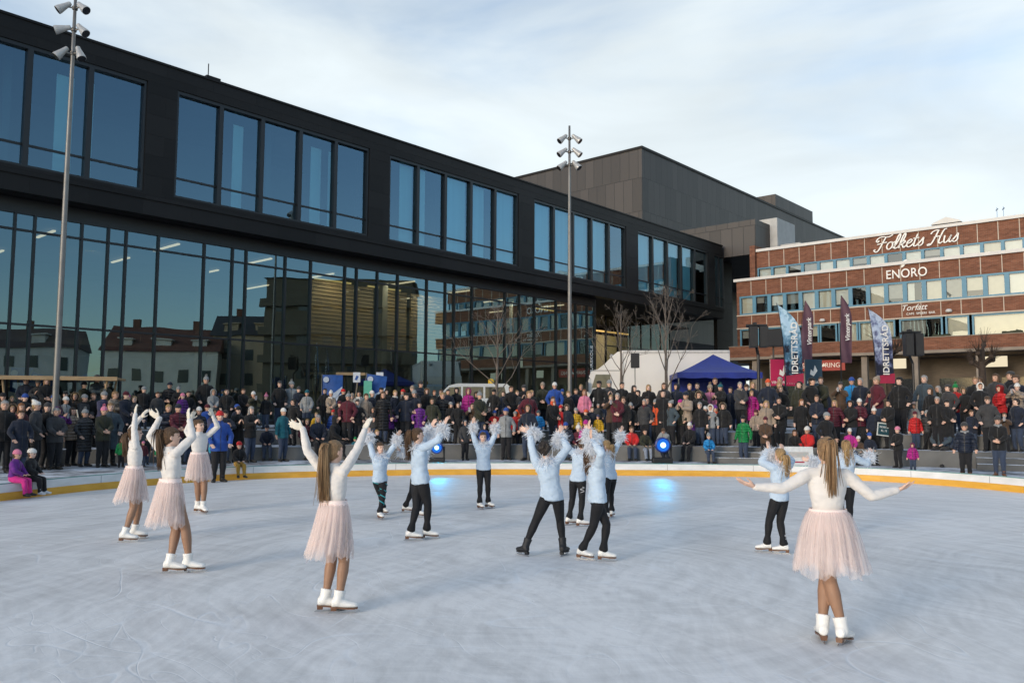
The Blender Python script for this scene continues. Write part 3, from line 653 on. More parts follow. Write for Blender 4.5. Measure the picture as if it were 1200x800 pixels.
CROWD = []
def person(px, py, z, Rr, jc, gear, pose='stand', hair='brown', trou=None, shoe=None, glove=False, scarf=None, rot=None, adult=None, puff=False, label=None, yfix=None, coat=None):
    """px, py: where the head top shows in the photograph; z: the level the feet stand on"""
    d = ray(px, 470); d = d/d[1]; cx, cy = 0.4, -3.8
    if yfix is None: # walk out to the terrace ring of radius Rr
        lo, hi = 5, 60
        for _ in range(50):
            m = (lo+hi)/2
            if math.hypot(d[0]*m - cx, m - cy) < Rr: lo = m
            else: hi = m
        Y = lo
    else: Y = yfix
    top = at(px, py, Y); seat = pose == 'sit'
    hgt = top[2] - z; full = hgt/1.02 if not seat else hgt/(.27 + .055 + .49)
    kid = full < 1.36 if adult is None else not adult
    if not kid and pose in ('stand', 'pocket') and label is None and RNG.random() < .55: pose = ('look', 'turn', 'look', 'turn', 'clap', 'clasp')[RNG.integers(6)]
    pr = PROTO[('k' if kid else 'a') + pose]; s = full/pr['H']
    s = min(max(s, .62 if kid else .80), 1.22 if kid else 1.13)
    face = math.atan2(-top[0]*0.85 + 0.6*(RNG.random()-.5)*4, Y - 9.0) if rot is None else 0
    rz = (-math.atan2(top[0] - 1.5, Y - 10.0)*1.0 + RNG.normal()*.34) if rot is None else math.radians(rot)
    o = bpy.data.objects.new('person', pr['body']); COL.objects.link(o); o.location = (top[0], top[1], z - .02*s); o.rotation_euler = (0, 0, rz); gx = .93 + .16*RNG.random(); o.scale = (s*gx, s*gx, s*min(max(full/pr['H']/s, .92), 1.06))
    sk = SKIN if RNG.random() < .6 else SKIN2
    for i in (0, 5): o.material_slots[i].link = 'OBJECT'; o.material_slots[i].material = sk if not (i == 5 and glove) else GLOVEK
    jk = 'coat' if (coat if coat is not None else (not kid and RNG.random() < .26)) else 'jacket'
    wear(jk, pr[jk], o, None, jm(jc, puff)); tm = trou or (TROUK if RNG.random() < .65 else DENIM); wear('trousers', pr['pants'], o, None, tm)
    sm = shoe or SHOEK
    for me in pr['shoes']: wear('shoe', me, o, None, sm)
    fr = pr['frame']; parts = gear.split('+'); g = parts[0]
    # gear: short / long / <kind>:<colour>
    def hm(h): return HAIR[h]
    if g in ('short', 'long'): wear('hair', GEAR[g], o, fr, hm(hair))
    else:
        k, c = g.split(':')
        if k in ('beanie', 'slouch', 'cap', 'helmet'):
            wear('hair', GEAR['long' if 'long' in parts else 'short'], o, fr, hm(hair)); wear(k if k != 'slouch' else 'beanie', GEAR[k], o, fr, cloth('knit_'+CNAME[c].replace(' ', '_'), CLO[c], bump=.6, bscale=60))
        elif k == 'pom':
            wear('hair', GEAR['long' if 'long' in parts else 'short'], o, fr, hm(hair)); b = wear('beanie', GEAR['beanie'], o, fr, cloth('knit_'+CNAME[c].replace(' ', '_'), CLO[c], bump=.6, bscale=60)); wear('pompom', GEAR['pompom'], b, None, cloth('knit_'+CNAME[c].replace(' ', '_'), CLO[c]) if 'wp' not in parts else FEATHER)
        elif k in ('hood', 'fur'):
            wear('hair', GEAR['short'], o, fr, hm(hair)); b = wear('hood', GEAR['hood'], o, fr, jm(c, puff))
            if k == 'fur': wear('fur_ruff', GEAR['fur_ruff'], b, None, FUR)
    if scarf: wear('scarf', GEAR['scarf'], o, fr, cloth('knit_'+CNAME[scarf].replace(' ', '_'), CLO[scarf], bump=.6, bscale=60))
    CROWD.append(dict(o=o, px=px, py=py, jc=jc, gear=gear, hair=hair, pose=pose, kid=kid, z=z, scarf=scarf, label=label, Y=Y, puff=puff))
    return o
# ================================================================== light, sky
SUN_AZ, SUN_EL = 222.0, 15.0       # compass-like: 0 = +Y, 90 = +X; low winter sun behind the camera, to the left, through thin cloud
def make_sky():
    w = bpy.data.worlds.new('World'); SC.world = w; w.use_nodes = True; t = w.node_tree; t.nodes.clear(); N = t.nodes.new; L = t.links.new
    out = N('ShaderNodeOutputWorld'); bg = N('ShaderNodeBackground'); bg.inputs[1].default_value = 1.0; L(bg.outputs[0], out.inputs[0])
    sky = N('ShaderNodeTexSky'); sky.sky_type = 'NISHITA'; sky.sun_disc = False; sky.sun_elevation = math.radians(SUN_EL); sky.sun_rotation = math.radians(SUN_AZ)
    sky.air_density = 1.0; sky.dust_density = .6; sky.ozone_density = 1.6
    sc_ = N('ShaderNodeVectorMath'); sc_.operation = 'SCALE'; L(sky.outputs[0], sc_.inputs[0]); sc_.inputs['Scale'].default_value = .115
    tc = N('ShaderNodeTexCoord'); mp = N('ShaderNodeMapping'); mp.inputs['Scale'].default_value = (1.0, 1.0, 3.2); mp.inputs['Rotation'].default_value = (0, .25, .5); L(tc.outputs['Generated'], mp.inputs[0])
    nz = N('ShaderNodeTexNoise'); nz.inputs['Scale'].default_value = 1.5; nz.inputs['Detail'].default_value = 7; nz.inputs['Roughness'].default_value = .52; nz.inputs['Distortion'].default_value = .35; L(mp.outputs[0], nz.inputs['Vector'])
    dt = N('ShaderNodeVectorMath'); dt.operation = 'DOT_PRODUCT'; L(tc.outputs['Generated'], dt.inputs[0]); dt.inputs[1].default_value = tuple(nrm(V(.40, .72, .56)))
    mr = N('ShaderNodeMapRange'); mr.interpolation_type = 'SMOOTHSTEP'; L(dt.outputs['Value'], mr.inputs['Value'])
    mr.inputs['From Min'].default_value = .05; mr.inputs['From Max'].default_value = .86; mr.inputs['To Min'].default_value = -.28; mr.inputs['To Max'].default_value = .30
    ad = N('ShaderNodeMath'); ad.operation = 'ADD'; L(nz.outputs['Fac'], ad.inputs[0]); L(mr.outputs[0], ad.inputs[1])
    cr = N('ShaderNodeMapRange'); cr.interpolation_type = 'SMOOTHSTEP'; L(ad.outputs[0], cr.inputs['Value']); cr.inputs['From Min'].default_value = .52; cr.inputs['From Max'].default_value = .90; cr.inputs['To Max'].default_value = .97
    mx = N('ShaderNodeMix'); mx.data_type = 'RGBA'; L(cr.outputs[0], mx.inputs[0]); L(sc_.outputs[0], mx.inputs[6]); mx.inputs[7].default_value = (.375, .425, .452, 1); n2 = N('ShaderNodeTexNoise'); n2.inputs['Scale'].default_value = 2.6; n2.inputs['Detail'].default_value = 8; n2.inputs['Distortion'].default_value = .5; L(mp.outputs[0], n2.inputs['Vector'])
    m2 = N('ShaderNodeMapRange'); L(n2.outputs['Fac'], m2.inputs['Value']); m2.inputs['From Min'].default_value = .3; m2.inputs['From Max'].default_value = .7; m2.inputs['To Min'].default_value = .86; m2.inputs['To Max'].default_value = 1.12
    s2 = N('ShaderNodeVectorMath'); s2.operation = 'SCALE'; s2.inputs[0].default_value = (.44, .485, .505); L(m2.outputs[0], s2.inputs['Scale']); L(s2.outputs[0], mx.inputs[7]); L(mx.outputs[2], bg.inputs[0])
    l = bpy.data.lights.new('sun', 'SUN'); l.energy = .9; l.angle = math.radians(18); l.color = (1.0, .88, .75)
    o = bpy.data.objects.new('sun', l); COL.objects.link(o); a = math.radians(SUN_AZ); e = math.radians(SUN_EL)
    d = V(math.sin(a)*math.cos(e), math.cos(a)*math.cos(e), math.sin(e)); o.location = d*60
    o.rotation_euler = Vector(-d).to_track_quat('-Z', 'Y').to_euler()
make_sky()

# ================================================================== ice, ground, terraces
def ice_mat():
    m, t, out = newmat('skated_ice'); b = t.add('ShaderNodeBsdfPrincipled'); b.inputs['Specular IOR Level'].default_value = .3; b.inputs['IOR'].default_value = 1.31
    tc = t.add('ShaderNodeTexCoord')
    def noise(scale, det=5, dist=0.0, mscale=None, rot=0, rough=.5):
        src = tc.outputs['Object']
        if mscale:
            mp = t.add('ShaderNodeMapping'); mp.inputs['Scale'].default_value = mscale; mp.inputs['Rotation'].default_value = (0, 0, rot); t.con(src, mp.inputs[0]); src = mp.outputs[0]
        n = t.add('ShaderNodeTexNoise'); n.inputs['Scale'].default_value = scale; n.inputs['Detail'].default_value = det; n.inputs['Distortion'].default_value = dist; n.inputs['Roughness'].default_value = rough; t.con(src, n.inputs['Vector']); return n.outputs['Fac']
    def math_(op, a, bb, c=None):
        x = t.add('ShaderNodeMath', operation=op)
        for i, q in enumerate((a, bb, c)):
            if q is None: continue
            if isinstance(q, (int, float)): x.inputs[i].default_value = q
            else: t.con(q, x.inputs[i])
        return x.outputs[0]
    def rng_(v, a, bb, c, d):
        x = t.add('ShaderNodeMapRange'); t.con(v, x.inputs['Value'])
        for k, q in zip(('From Min', 'From Max', 'To Min', 'To Max'), (a, bb, c, d)): x.inputs[k].default_value = q
        return x.outputs[0]
    def lines(scale, wid, mscale=None, rot=0, dist=0.6, det=1.0): # thin meandering grooves: where a smooth field crosses its middle
        return rng_(math_('ABSOLUTE', math_('SUBTRACT', noise(scale, det, dist, mscale, rot), .5), 0), 0, wid, 1, 0)
    def polar(cx, cy, kr, ka): # field drawn out along circles about (cx, cy), the way skaters travel
        sp = t.add('ShaderNodeSeparateXYZ'); nzv = t.add('ShaderNodeTexNoise'); nzv.inputs['Scale'].default_value = .35; nzv.inputs['Detail'].default_value = 2; t.con(tc.outputs['Object'], nzv.inputs['Vector']); t.con(tc.outputs['Object'], sp.inputs[0])
        x = math_('SUBTRACT', sp.outputs[0], cx); y = math_('SUBTRACT', sp.outputs[1], cy); r_ = math_('SQRT', math_('ADD', math_('MULTIPLY', x, x), math_('MULTIPLY', y, y)), 0)
        cb = t.add('ShaderNodeCombineXYZ'); t.con(math_('MULTIPLY', math_('ADD', r_, math_('MULTIPLY', nzv.outputs['Fac'], 1.6)), kr), cb.inputs[0]); t.con(math_('MULTIPLY', math_('ARCTAN2', y, x), ka), cb.inputs[1]); return cb.outputs[0]
    def pnoise(vec, det=6, rough=.6):
        n = t.add('ShaderNodeTexNoise'); n.inputs['Scale'].default_value = 1.0; n.inputs['Detail'].default_value = det; n.inputs['Roughness'].default_value = rough; t.con(vec, n.inputs['Vector']); return n.outputs['Fac']
    arc1 = pnoise(polar(.5, 9.5, 5.0, 3.5)); arc2 = pnoise(polar(-9.0, 3.0, 6.5, 6.0)); arc3 = pnoise(polar(11.0, 6.0, 6.0, 5.0))
    arcs = math_('ADD', arc1, math_('ADD', arc2, arc3)); arcs = math_('MULTIPLY', arcs, .3333)
    cut1 = rng_(math_('ABSOLUTE', math_('SUBTRACT', pnoise(polar(.5, 9.5, 2.2, 1.6), 1), .5), 0), 0, .010, 1, 0); cut2 = rng_(math_('ABSOLUTE', math_('SUBTRACT', pnoise(polar(-13.0, -2.0, 2.6, 5.0), 1), .5), 0), 0, .010, 1, 0)
    broad = noise(.16, 6, .4); mid = noise(.9, 6, .8, (1, .45, 1), .5); fine = noise(11, 6, 0, (.25, 1, 1), .35, .65); fine2 = noise(9, 6, 0, (1, .22, 1), -.5, .65)
    g = math_('MAXIMUM', math_('MULTIPLY', lines(.34, .006, None, 0, .9), rng_(noise(.5, 3), .45, .62, 0, 1)), math_('MULTIPLY', lines(.75, .010, (1, .5, 1), .8, 1.2), rng_(noise(.42, 3, 1), .48, .6, 0, .9)))
    g = math_('MAXIMUM', g, math_('MULTIPLY', lines(1.4, .012, (.5, 1, 1), -.6, 1.0), rng_(noise(.6, 2, 2), .46, .6, 0, .6)))
    crumbs = rng_(noise(16, 4, .5), .69, .75, 0, 1); crumbs = math_('MULTIPLY', crumbs, rng_(noise(.7, 3), .5, .66, 0, 1))
    tone = math_('ADD', math_('MULTIPLY', broad, .42), math_('MULTIPLY', mid, .26)); tone = math_('ADD', tone, math_('MULTIPLY', math_('ADD', fine, fine2), .16)); tone = math_('ADD', tone, math_('MULTIPLY', math_('SUBTRACT', arcs, .5), 1.3)); tone = math_('ADD', tone, .25)
    g = math_('MAXIMUM', g, math_('MULTIPLY', math_('MAXIMUM', cut1, cut2), rng_(noise(.55, 3, .5), .47, .62, 0, .7)))
    cr = t.add('ShaderNodeValToRGB'); e = cr.color_ramp.elements; e[0].position = .46; e[1].position = .86; e[0].color = (.50, .49, .475, 1); e[1].color = (.80, .785, .765, 1); t.con(tone, cr.inputs[0])
    mx = t.add('ShaderNodeMix', data_type='RGBA'); t.con(math_('MULTIPLY', math_('MAXIMUM', g, crumbs), .45), mx.inputs[0]); t.con(cr.outputs[0], mx.inputs[6]); mx.inputs[7].default_value = (.82, .85, .88, 1)
    t.con(mx.outputs[2], b.inputs['Base Color'])
    t.con(rng_(math_('ADD', mid, math_('MULTIPLY', g, .6)), .35, 1.0, .46, .72), b.inputs['Roughness'])
    bp = t.add('ShaderNodeBump'); bp.inputs['Strength'].default_value = .35; bp.inputs['Distance'].default_value = .01
    t.con(math_('SUBTRACT', math_('ADD', fine, fine2), math_('MULTIPLY', g, .8)), bp.inputs['Height']); t.con(bp.outputs[0], b.inputs['Normal'])
    t.con(b.outputs[0], out.inputs[0]); return m
def snowy(name, base, snow_lo, snow_hi, scale=1.1):
    m, t, out = newmat(name); b = t.add('ShaderNodeBsdfPrincipled'); b.inputs['Roughness'].default_value = .85; b.inputs['Specular IOR Level'].default_value = .25
    tc = t.add('ShaderNodeTexCoord'); n = t.add('ShaderNodeTexNoise'); n.inputs['Scale'].default_value = scale; n.inputs['Detail'].default_value = 9; n.inputs['Roughness'].default_value = .68; t.con(tc.outputs['Object'], n.inputs['Vector'])
    mr = t.add('ShaderNodeMapRange'); t.con(n.outputs['Fac'], mr.inputs['Value']); mr.inputs['From Min'].default_value = snow_lo; mr.inputs['From Max'].default_value = snow_hi
    mx = t.add('ShaderNodeMix', data_type='RGBA'); t.con(mr.outputs[0], mx.inputs[0]); mx.inputs[6].default_value = rgb(base); mx.inputs[7].default_value = (.70, .73, .77, 1)
    t.con(mx.outputs[2], b.inputs['Base Color']); bp = t.add('ShaderNodeBump'); bp.inputs['Strength'].default_value = .6; bp.inputs['Distance'].default_value = .03; t.con(n.outputs['Fac'], bp.inputs['Height']); t.con(bp.outputs[0], b.inputs['Normal'])
    t.con(b.outputs[0], out.inputs[0]); return m
CONC = mat('concrete', (.10, .10, .095), .85, col2=(.17, .168, .16), scale=1.3, bump=.3, bscale=30)
ICE = ice_mat(); SNOWG = snowy('snowy_paving', (.15, .15, .155), .40, .60, 1.1); SNOWP = snowy('plaza_paving', (.11, .11, .115), .5, .62, .5); SNOWT = snowy('snowy_step', (.14, .14, .14), .36, .52, 1.6)

CTRL = [(-10.57,16.81),(-9.5,19.46),(-7.33,21.82),(-4.59,23.02),(-0.98,23.8),(3.52,23.75),(7.46,23.39),(10.42,21.97),(12.23,19.36),(13.0,15.5),(13.2,9.5),(12.8,3),(11,-2),(6.5,-5.2),(0.4,-6.3),(-6,-5.2),(-10,-2),(-11.5,3),(-11.9,9),(-11.4,13.6)]
def catmull(P, k=8):
    out = []; n = len(P); P = [V(*p) for p in P]
    for i in range(n):
        a, b, c, d = P[i-1], P[i], P[(i+1) % n], P[(i+2) % n]
        for j in range(k):
            t = j/k; out.append(.5*(2*b + (c-a)*t + (2*a-5*b+4*c-d)*t*t + (3*b-a-3*c+d)*t**3))
    return out
RIM = catmull(CTRL); NR = len(RIM)
NORM = []
for i in range(NR):
    d = nrm(RIM[(i+1) % NR] - RIM[i-1]); NORM.append(V(-d[1], d[0]) if True else 0)
if (NORM[0] @ (RIM[0] - V(0, 8))) < 0: NORM = [-q for q in NORM]
TC = V(.4, -3.8); R1, R2L, R2R = 30.1, 31.7, 30.9
mb = MB(); mb.add([(p[0]+q[0]*.1, p[1]+q[1]*.1, 0) for p, q in zip(RIM, NORM)], [list(range(NR))[::-1]])
me = mb.mesh('ice', ICE)
if me.polygons[0].normal.z < 0: me.flip_normals()
tag(mobj('ice', me), kind='structure')
def rim_strip(m, o0, z0, o1, z1, mi=0):
    b = [(p[0]+q[0]*o0, p[1]+q[1]*o0, z0) for p, q in zip(RIM, NORM)] + [(p[0]+q[0]*o1, p[1]+q[1]*o1, z1) for p, q in zip(RIM, NORM)]
    m.add(b, [(i, (i+1) % NR, NR+(i+1) % NR, NR+i) for i in range(NR)], mi)
# barrier: white board, yellow kick plate, thin green top edge
WHITEB = mat('white_board', (.62, .62, .60), .5, col2=(.76, .76, .75), scale=2.2, stretch=(1, 1, 3), bump=.1, bscale=12); YEL = mat('yellow_kick_plate', (.62, .31, .03), .5, col2=(.74, .40, .05), scale=2.4, stretch=(1, 1, 5), bump=.15, bscale=20); GRN = mat('green_edge', (.16, .34, .30), .5); SEAM = mat('board_seam', (.3, .3, .3), .6)
bar = empty('rink_barrier', (0, 22, 0), label='low white board with yellow kick plate curving round the whole ice rink', cat='barrier')
def local(m, o): 
    m.v = [(x-o[0], y-o[1], z-o[2]) for x, y, z in m.v]; return m
m = MB(); rim_strip(m, 0, .165, 0, .335); rim_strip(m, 0, .335, .09, .335); rim_strip(m, .09, .335, .09, .0); local(m, bar.location).build('white_board', WHITEB, bar)
m = MB(); rim_strip(m, -.012, -.01, -.012, .16); rim_strip(m, -.012, .16, 0, .164); local(m, bar.location).build('kick_plate', YEL, bar)
m = MB(); rim_strip(m, .05, .336, .05, .352); rim_strip(m, .05, .352, .10, .352); rim_strip(m, .10, .352, .10, .30); local(m, bar.location).build('top_edge', GRN, bar)
m = MB()
for i in range(2, NR, 5):
    p, q = RIM[i], NORM[i]; d = V(-q[1], q[0])
    a = p - q*.003
    m.quad((a[0]-d[0]*.006, a[1]-d[1]*.006, .166), (a[0]+d[0]*.006, a[1]+d[1]*.006, .166), (a[0]+d[0]*.006, a[1]+d[1]*.006, .333), (a[0]-d[0]*.006, a[1]-d[1]*.006, .333))
local(m, bar.location).build('panel_seam', SEAM, bar)
# walkway round the rink and the ground beyond, one sheet
m = MB(); pts = [(p[0]+q[0]*.08, p[1]+q[1]*.08, .28) for p, q in zip(RIM, NORM)]; rings = [pts]
for R_ in (0.5, 1.0, 31.9, 60, 500):
    row = []
    for p in pts:
        d = V(p[0], p[1]) - TC; L = np.linalg.norm(d); d = d/L
        r_ = R_ if R_ > 2 else L + (R1 - L)*R_ if L < R1 else L + .1
        row.append((TC[0]+d[0]*r_, TC[1]+d[1]*r_, .28))
    rings.append(row)
for r_ in rings: m.v += r_
for k in range(len(rings)-1):
    for i in range(NR): m.f.append([k*NR+i, k*NR+(i+1) % NR, (k+1)*NR+(i+1) % NR, (k+1)*NR+i]); m.m.append(0)
g = m.mesh('ground', SNOWG)
if g.polygons[0].normal.z < 0: g.flip_normals()
tag(mobj('ground', g), kind='structure')
def sector(m, r0, r1, a0, a1, z0, z1, n=60, top=True):
    """solid ring sector about TC; angles from +Y, clockwise seen from above"""
    A = [math.radians(a0 + (a1-a0)*i/n) for i in range(n+1)]
    P = lambda r_, a, z: (TC[0] + r_*math.sin(a), TC[1] + r_*math.cos(a), z)
    for i in range(n):
        a, b = A[i], A[i+1]
        m.quad(P(r0,b,z1), P(r0,a,z1), P(r1,a,z1), P(r1,b,z1), 1)
        m.quad(P(r0,a,z1), P(r0,b,z1), P(r0,b,z0), P(r0,a,z0), 0)
    for a in (A[0], A[-1]): m.quad(P(r0,a,z0), P(r1,a,z0), P(r1,a,z1), P(r0,a,z1), 0)
ANG = -11.5
m = MB(); sector(m, R1, R2L+.02, -74, ANG, .27, .70, 70); sector(m, R1, R2R+.02, ANG, 74, .27, .76, 80)
tag(m.build('concrete_seat_wall', [CONC, SNOWT]), 'long low concrete seating step nearest the ice with trodden snow on top', 'seat wall')
m = MB(); sector(m, R2L, 33.2, -74, ANG, .69, 1.18, 70); sector(m, R2R, 33.2, ANG, 74, .75, 1.19, 80)
tag(m.build('concrete_seat_wall', [CONC, SNOWT]), 'upper concrete seating step behind the first one, crowded with standing spectators', 'seat wall')
m = MB(); sector(m, 33.15, 480, -74, 74, .2, 1.20, 90); pl = m.build('plaza', [CONC, SNOWP]); tag(pl, kind='structure')
# joints scored in the seat wall: slim dark gaps
m = MB()
# two short flights of stairs let into the first step
for (px, lab) in ((866, 'short concrete stair let into the seating step behind the green jacket'), (1172, 'short concrete stair at the far right end of the seating step')):
    a = math.atan2(at(px, 530, 26)[0] - TC[0], 26 - TC[1]); m = MB()
    for k, (z, d0) in enumerate(((.44, .62), (.60, .31))):
        x0 = -.85
        m.bbox(-.85, .85, -d0 - .012*k, .05, (.27 if k == 0 else .445), z, .012, 0); m.box(-.84, .84, -d0 + .02, -d0 + .29, z + .003, z + .010, 1)
    o = m.build('stair_flight', [CONC, SNOWT]); o.location = (TC[0] + R1*math.sin(a), TC[1] + R1*math.cos(a), 0); o.rotation_euler = (0, 0, -a); tag(o, lab, 'stairs')
# ragged snow lying on the walkway edges: low lumps
# ================================================================== glass, cladding, brick
def glass(name, tint, refl=.14, gc=(.92, .97, 1, 1), rough=0.0):
    m, t, out = newmat(name); tr = t.add('ShaderNodeBsdfTransparent'); tr.inputs[0].default_value = rgb(tint); gl = t.add('ShaderNodeBsdfGlossy'); gl.inputs['Roughness'].default_value = rough; gl.inputs[0].default_value = gc
    fr = t.add('ShaderNodeFresnel'); fr.inputs[0].default_value = 1.5; ma = t.add('ShaderNodeMath', operation='MULTIPLY_ADD'); t.con(fr.outputs[0], ma.inputs[0]); ma.inputs[1].default_value = 1.1; ma.inputs[2].default_value = refl
    cl = t.add('ShaderNodeClamp'); t.con(ma.outputs[0], cl.inputs[0])
    # panes are never quite flat
    tc = t.add('ShaderNodeTexCoord'); nz = t.add('ShaderNodeTexNoise'); nz.inputs['Scale'].default_value = .35; nz.inputs['Detail'].default_value = 1; t.con(tc.outputs['Object'], nz.inputs['Vector']); bp = t.add('ShaderNodeBump'); bp.inputs['Strength'].default_value = .06; bp.inputs['Distance'].default_value = .12; t.con(nz.outputs['Fac'], bp.inputs['Height']); t.con(bp.outputs[0], gl.inputs['Normal'])
    mx = t.add('ShaderNodeMixShader'); t.con(cl.outputs[0], mx.inputs[0]); t.con(tr.outputs[0], mx.inputs[1]); t.con(gl.outputs[0], mx.inputs[2]); t.con(mx.outputs[0], out.inputs[0]); return m
GLASS_U = glass('blue_tinted_glass', (.52, .84, .90), .17, (.58, .84, 1, 1)); GLASS_L = glass('dark_curtain_glass', (.36, .48, .50), .17, (.58, .86, 1, 1)); GLASS_B = glass('window_pane', (.75, .80, .80), .06)
MUL = mat('dark_mullion', (.010, .011, .013), .4, var=.1, bump=.03)
SOFF = mat('dark_soffit', (.006, .006, .007), .8, var=.2, bump=.05)
def panel_clad(name, col, bw=.95, rh=2.95, spec=.5, mo=.028):
    """dark zinc panels standing upright, each a slightly different tone"""
    m, t, out = newmat(name); b = t.add('ShaderNodeBsdfPrincipled'); b.inputs['Roughness'].default_value = .5; tc = t.add('ShaderNodeTexCoord')
    sp = t.add('ShaderNodeSeparateXYZ'); t.con(tc.outputs['Object'], sp.inputs[0]); ad = t.add('ShaderNodeMath', operation='ADD'); t.con(sp.outputs[0], ad.inputs[0]); t.con(sp.outputs[1], ad.inputs[1])
    cb = t.add('ShaderNodeCombineXYZ'); t.con(ad.outputs[0], cb.inputs[0]); t.con(sp.outputs[2], cb.inputs[1])
    br = t.add('ShaderNodeTexBrick'); br.offset = .37; br.inputs['Scale'].default_value = 1.0; br.inputs['Brick Width'].default_value = bw; br.inputs['Row Height'].default_value = rh; br.inputs['Mortar Size'].default_value = mo; b.inputs['Specular IOR Level'].default_value = spec; br.inputs['Bias'].default_value = -.1
    br.inputs['Color1'].default_value = rgb([c*.75 for c in col]); br.inputs['Color2'].default_value = rgb([c*1.25 for c in col]); br.inputs['Mortar'].default_value = rgb([c*.4 for c in col]); t.con(cb.outputs[0], br.inputs['Vector'])
    t.con(br.outputs[0], b.inputs['Base Color']); bp = t.add('ShaderNodeBump'); bp.inputs['Strength'].default_value = .5; bp.inputs['Distance'].default_value = .03; t.con(br.outputs['Fac'], bp.inputs['Height']); bp.invert = True; t.con(bp.outputs[0], b.inputs['Normal']); t.con(b.outputs[0], out.inputs[0]); return m
ZINC = panel_clad('zinc_panels', (.042, .036, .033)); CLAD = panel_clad('dark_cladding', (.0125, .0115, .0115), 1.84, .76, .22, .008)
def brickmat(name, c1, c2, mortar):
    m, t, out = newmat(name); b = t.add('ShaderNodeBsdfPrincipled'); b.inputs['Roughness'].default_value = .85; b.inputs['Specular IOR Level'].default_value = .2; tc = t.add('ShaderNodeTexCoord')
    sp = t.add('ShaderNodeSeparateXYZ'); t.con(tc.outputs['Object'], sp.inputs[0]); ad = t.add('ShaderNodeMath', operation='ADD'); t.con(sp.outputs[0], ad.inputs[0]); t.con(sp.outputs[1], ad.inputs[1]); cb = t.add('ShaderNodeCombineXYZ'); t.con(ad.outputs[0], cb.inputs[0]); t.con(sp.outputs[2], cb.inputs[1])
    br = t.add('ShaderNodeTexBrick'); br.inputs['Scale'].default_value = 1.0; br.inputs['Brick Width'].default_value = .24; br.inputs['Row Height'].default_value = .075; br.inputs['Mortar Size'].default_value = .006
    br.inputs['Color1'].default_value = rgb(c1); br.inputs['Color2'].default_value = rgb(c2); br.inputs['Mortar'].default_value = rgb(mortar); t.con(cb.outputs[0], br.inputs['Vector'])
    nz = t.add('ShaderNodeTexNoise'); nz.inputs['Scale'].default_value = 1.4; nz.inputs['Detail'].default_value = 8; nz.inputs['Roughness'].default_value = .7; mp = t.add('ShaderNodeMapping'); mp.inputs['Scale'].default_value = (.6, 3, 1); t.con(cb.outputs[0], mp.inputs[0]); t.con(mp.outputs[0], nz.inputs['Vector'])
    mr = t.add('ShaderNodeMapRange'); t.con(nz.outputs['Fac'], mr.inputs['Value']); mr.inputs['From Min'].default_value = .3; mr.inputs['From Max'].default_value = .7; mr.inputs['To Min'].default_value = .62; mr.inputs['To Max'].default_value = 1.3
    vm = t.add('ShaderNodeVectorMath', operation='SCALE'); t.con(br.outputs[0], vm.inputs[0]); t.con(mr.outputs[0], vm.inputs['Scale']); t.con(vm.outputs[0], b.inputs['Base Color'])
    bp = t.add('ShaderNodeBump'); bp.inputs['Strength'].default_value = .5; bp.inputs['Distance'].default_value = .008; bp.invert = True; t.con(br.outputs['Fac'], bp.inputs['Height']); t.con(bp.outputs[0], b.inputs['Normal']); t.con(b.outputs[0], out.inputs[0]); return m
BRICK = brickmat('red_brick', (.165, .062, .036), (.235, .095, .055), (.20, .15, .115))
CREAM = mat('cream_trim', (.50, .44, .36), .7, var=.08, scale=3, bump=.1); WTRIM = mat('white_cornice', (.62, .60, .565), .6, var=.06, scale=2, bump=.08); BLUEF = mat('blue_window_frame', (.075, .215, .31), .5, var=.1, scale=4, bump=.05)
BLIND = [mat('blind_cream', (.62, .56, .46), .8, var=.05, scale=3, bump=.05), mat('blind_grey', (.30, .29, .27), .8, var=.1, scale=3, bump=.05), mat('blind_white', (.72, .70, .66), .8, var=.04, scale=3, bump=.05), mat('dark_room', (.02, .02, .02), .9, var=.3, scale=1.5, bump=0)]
ROOMW = mat('room_wall', (.09, .088, .085), .9, var=.2, scale=.6, bump=.05); ROOMF = mat('room_floor', (.06, .055, .05), .6, var=.2, scale=1, bump=.05); WOODS = mat("wood_slats", (.17, .115, .06), .6, col2=(.26, .18, .10), scale=2, stretch=(1, 1, 14), bump=.2)
TUBEL = emat('ceiling_tube', (1.0, .70, .42), .75); TUBEY = emat('warm_tube', (1.0, .62, .20), .5)
SHEER = mat('roller_blind', (.78, .82, .82), .85, var=.05, scale=.8, bump=.05, stretch=(4, 4, .1))
def text_mesh(s, size, m, ext=.02, shear=0.0, spacing=1.0, bold=0.0):
    cu = bpy.data.curves.new('txt', 'FONT'); cu.body = s; cu.size = size; cu.extrude = ext; cu.align_x = 'CENTER'; cu.align_y = 'CENTER'; cu.shear = shear; cu.space_character = spacing; cu.offset = bold
    o = bpy.data.objects.new('txt', cu); COL.objects.link(o); dg = bpy.context.evaluated_depsgraph_get(); me = bpy.data.meshes.new_from_object(o.evaluated_get(dg)); bpy.data.objects.remove(o); bpy.data.curves.remove(cu)
    me.materials.clear(); me.materials.append(m); return me

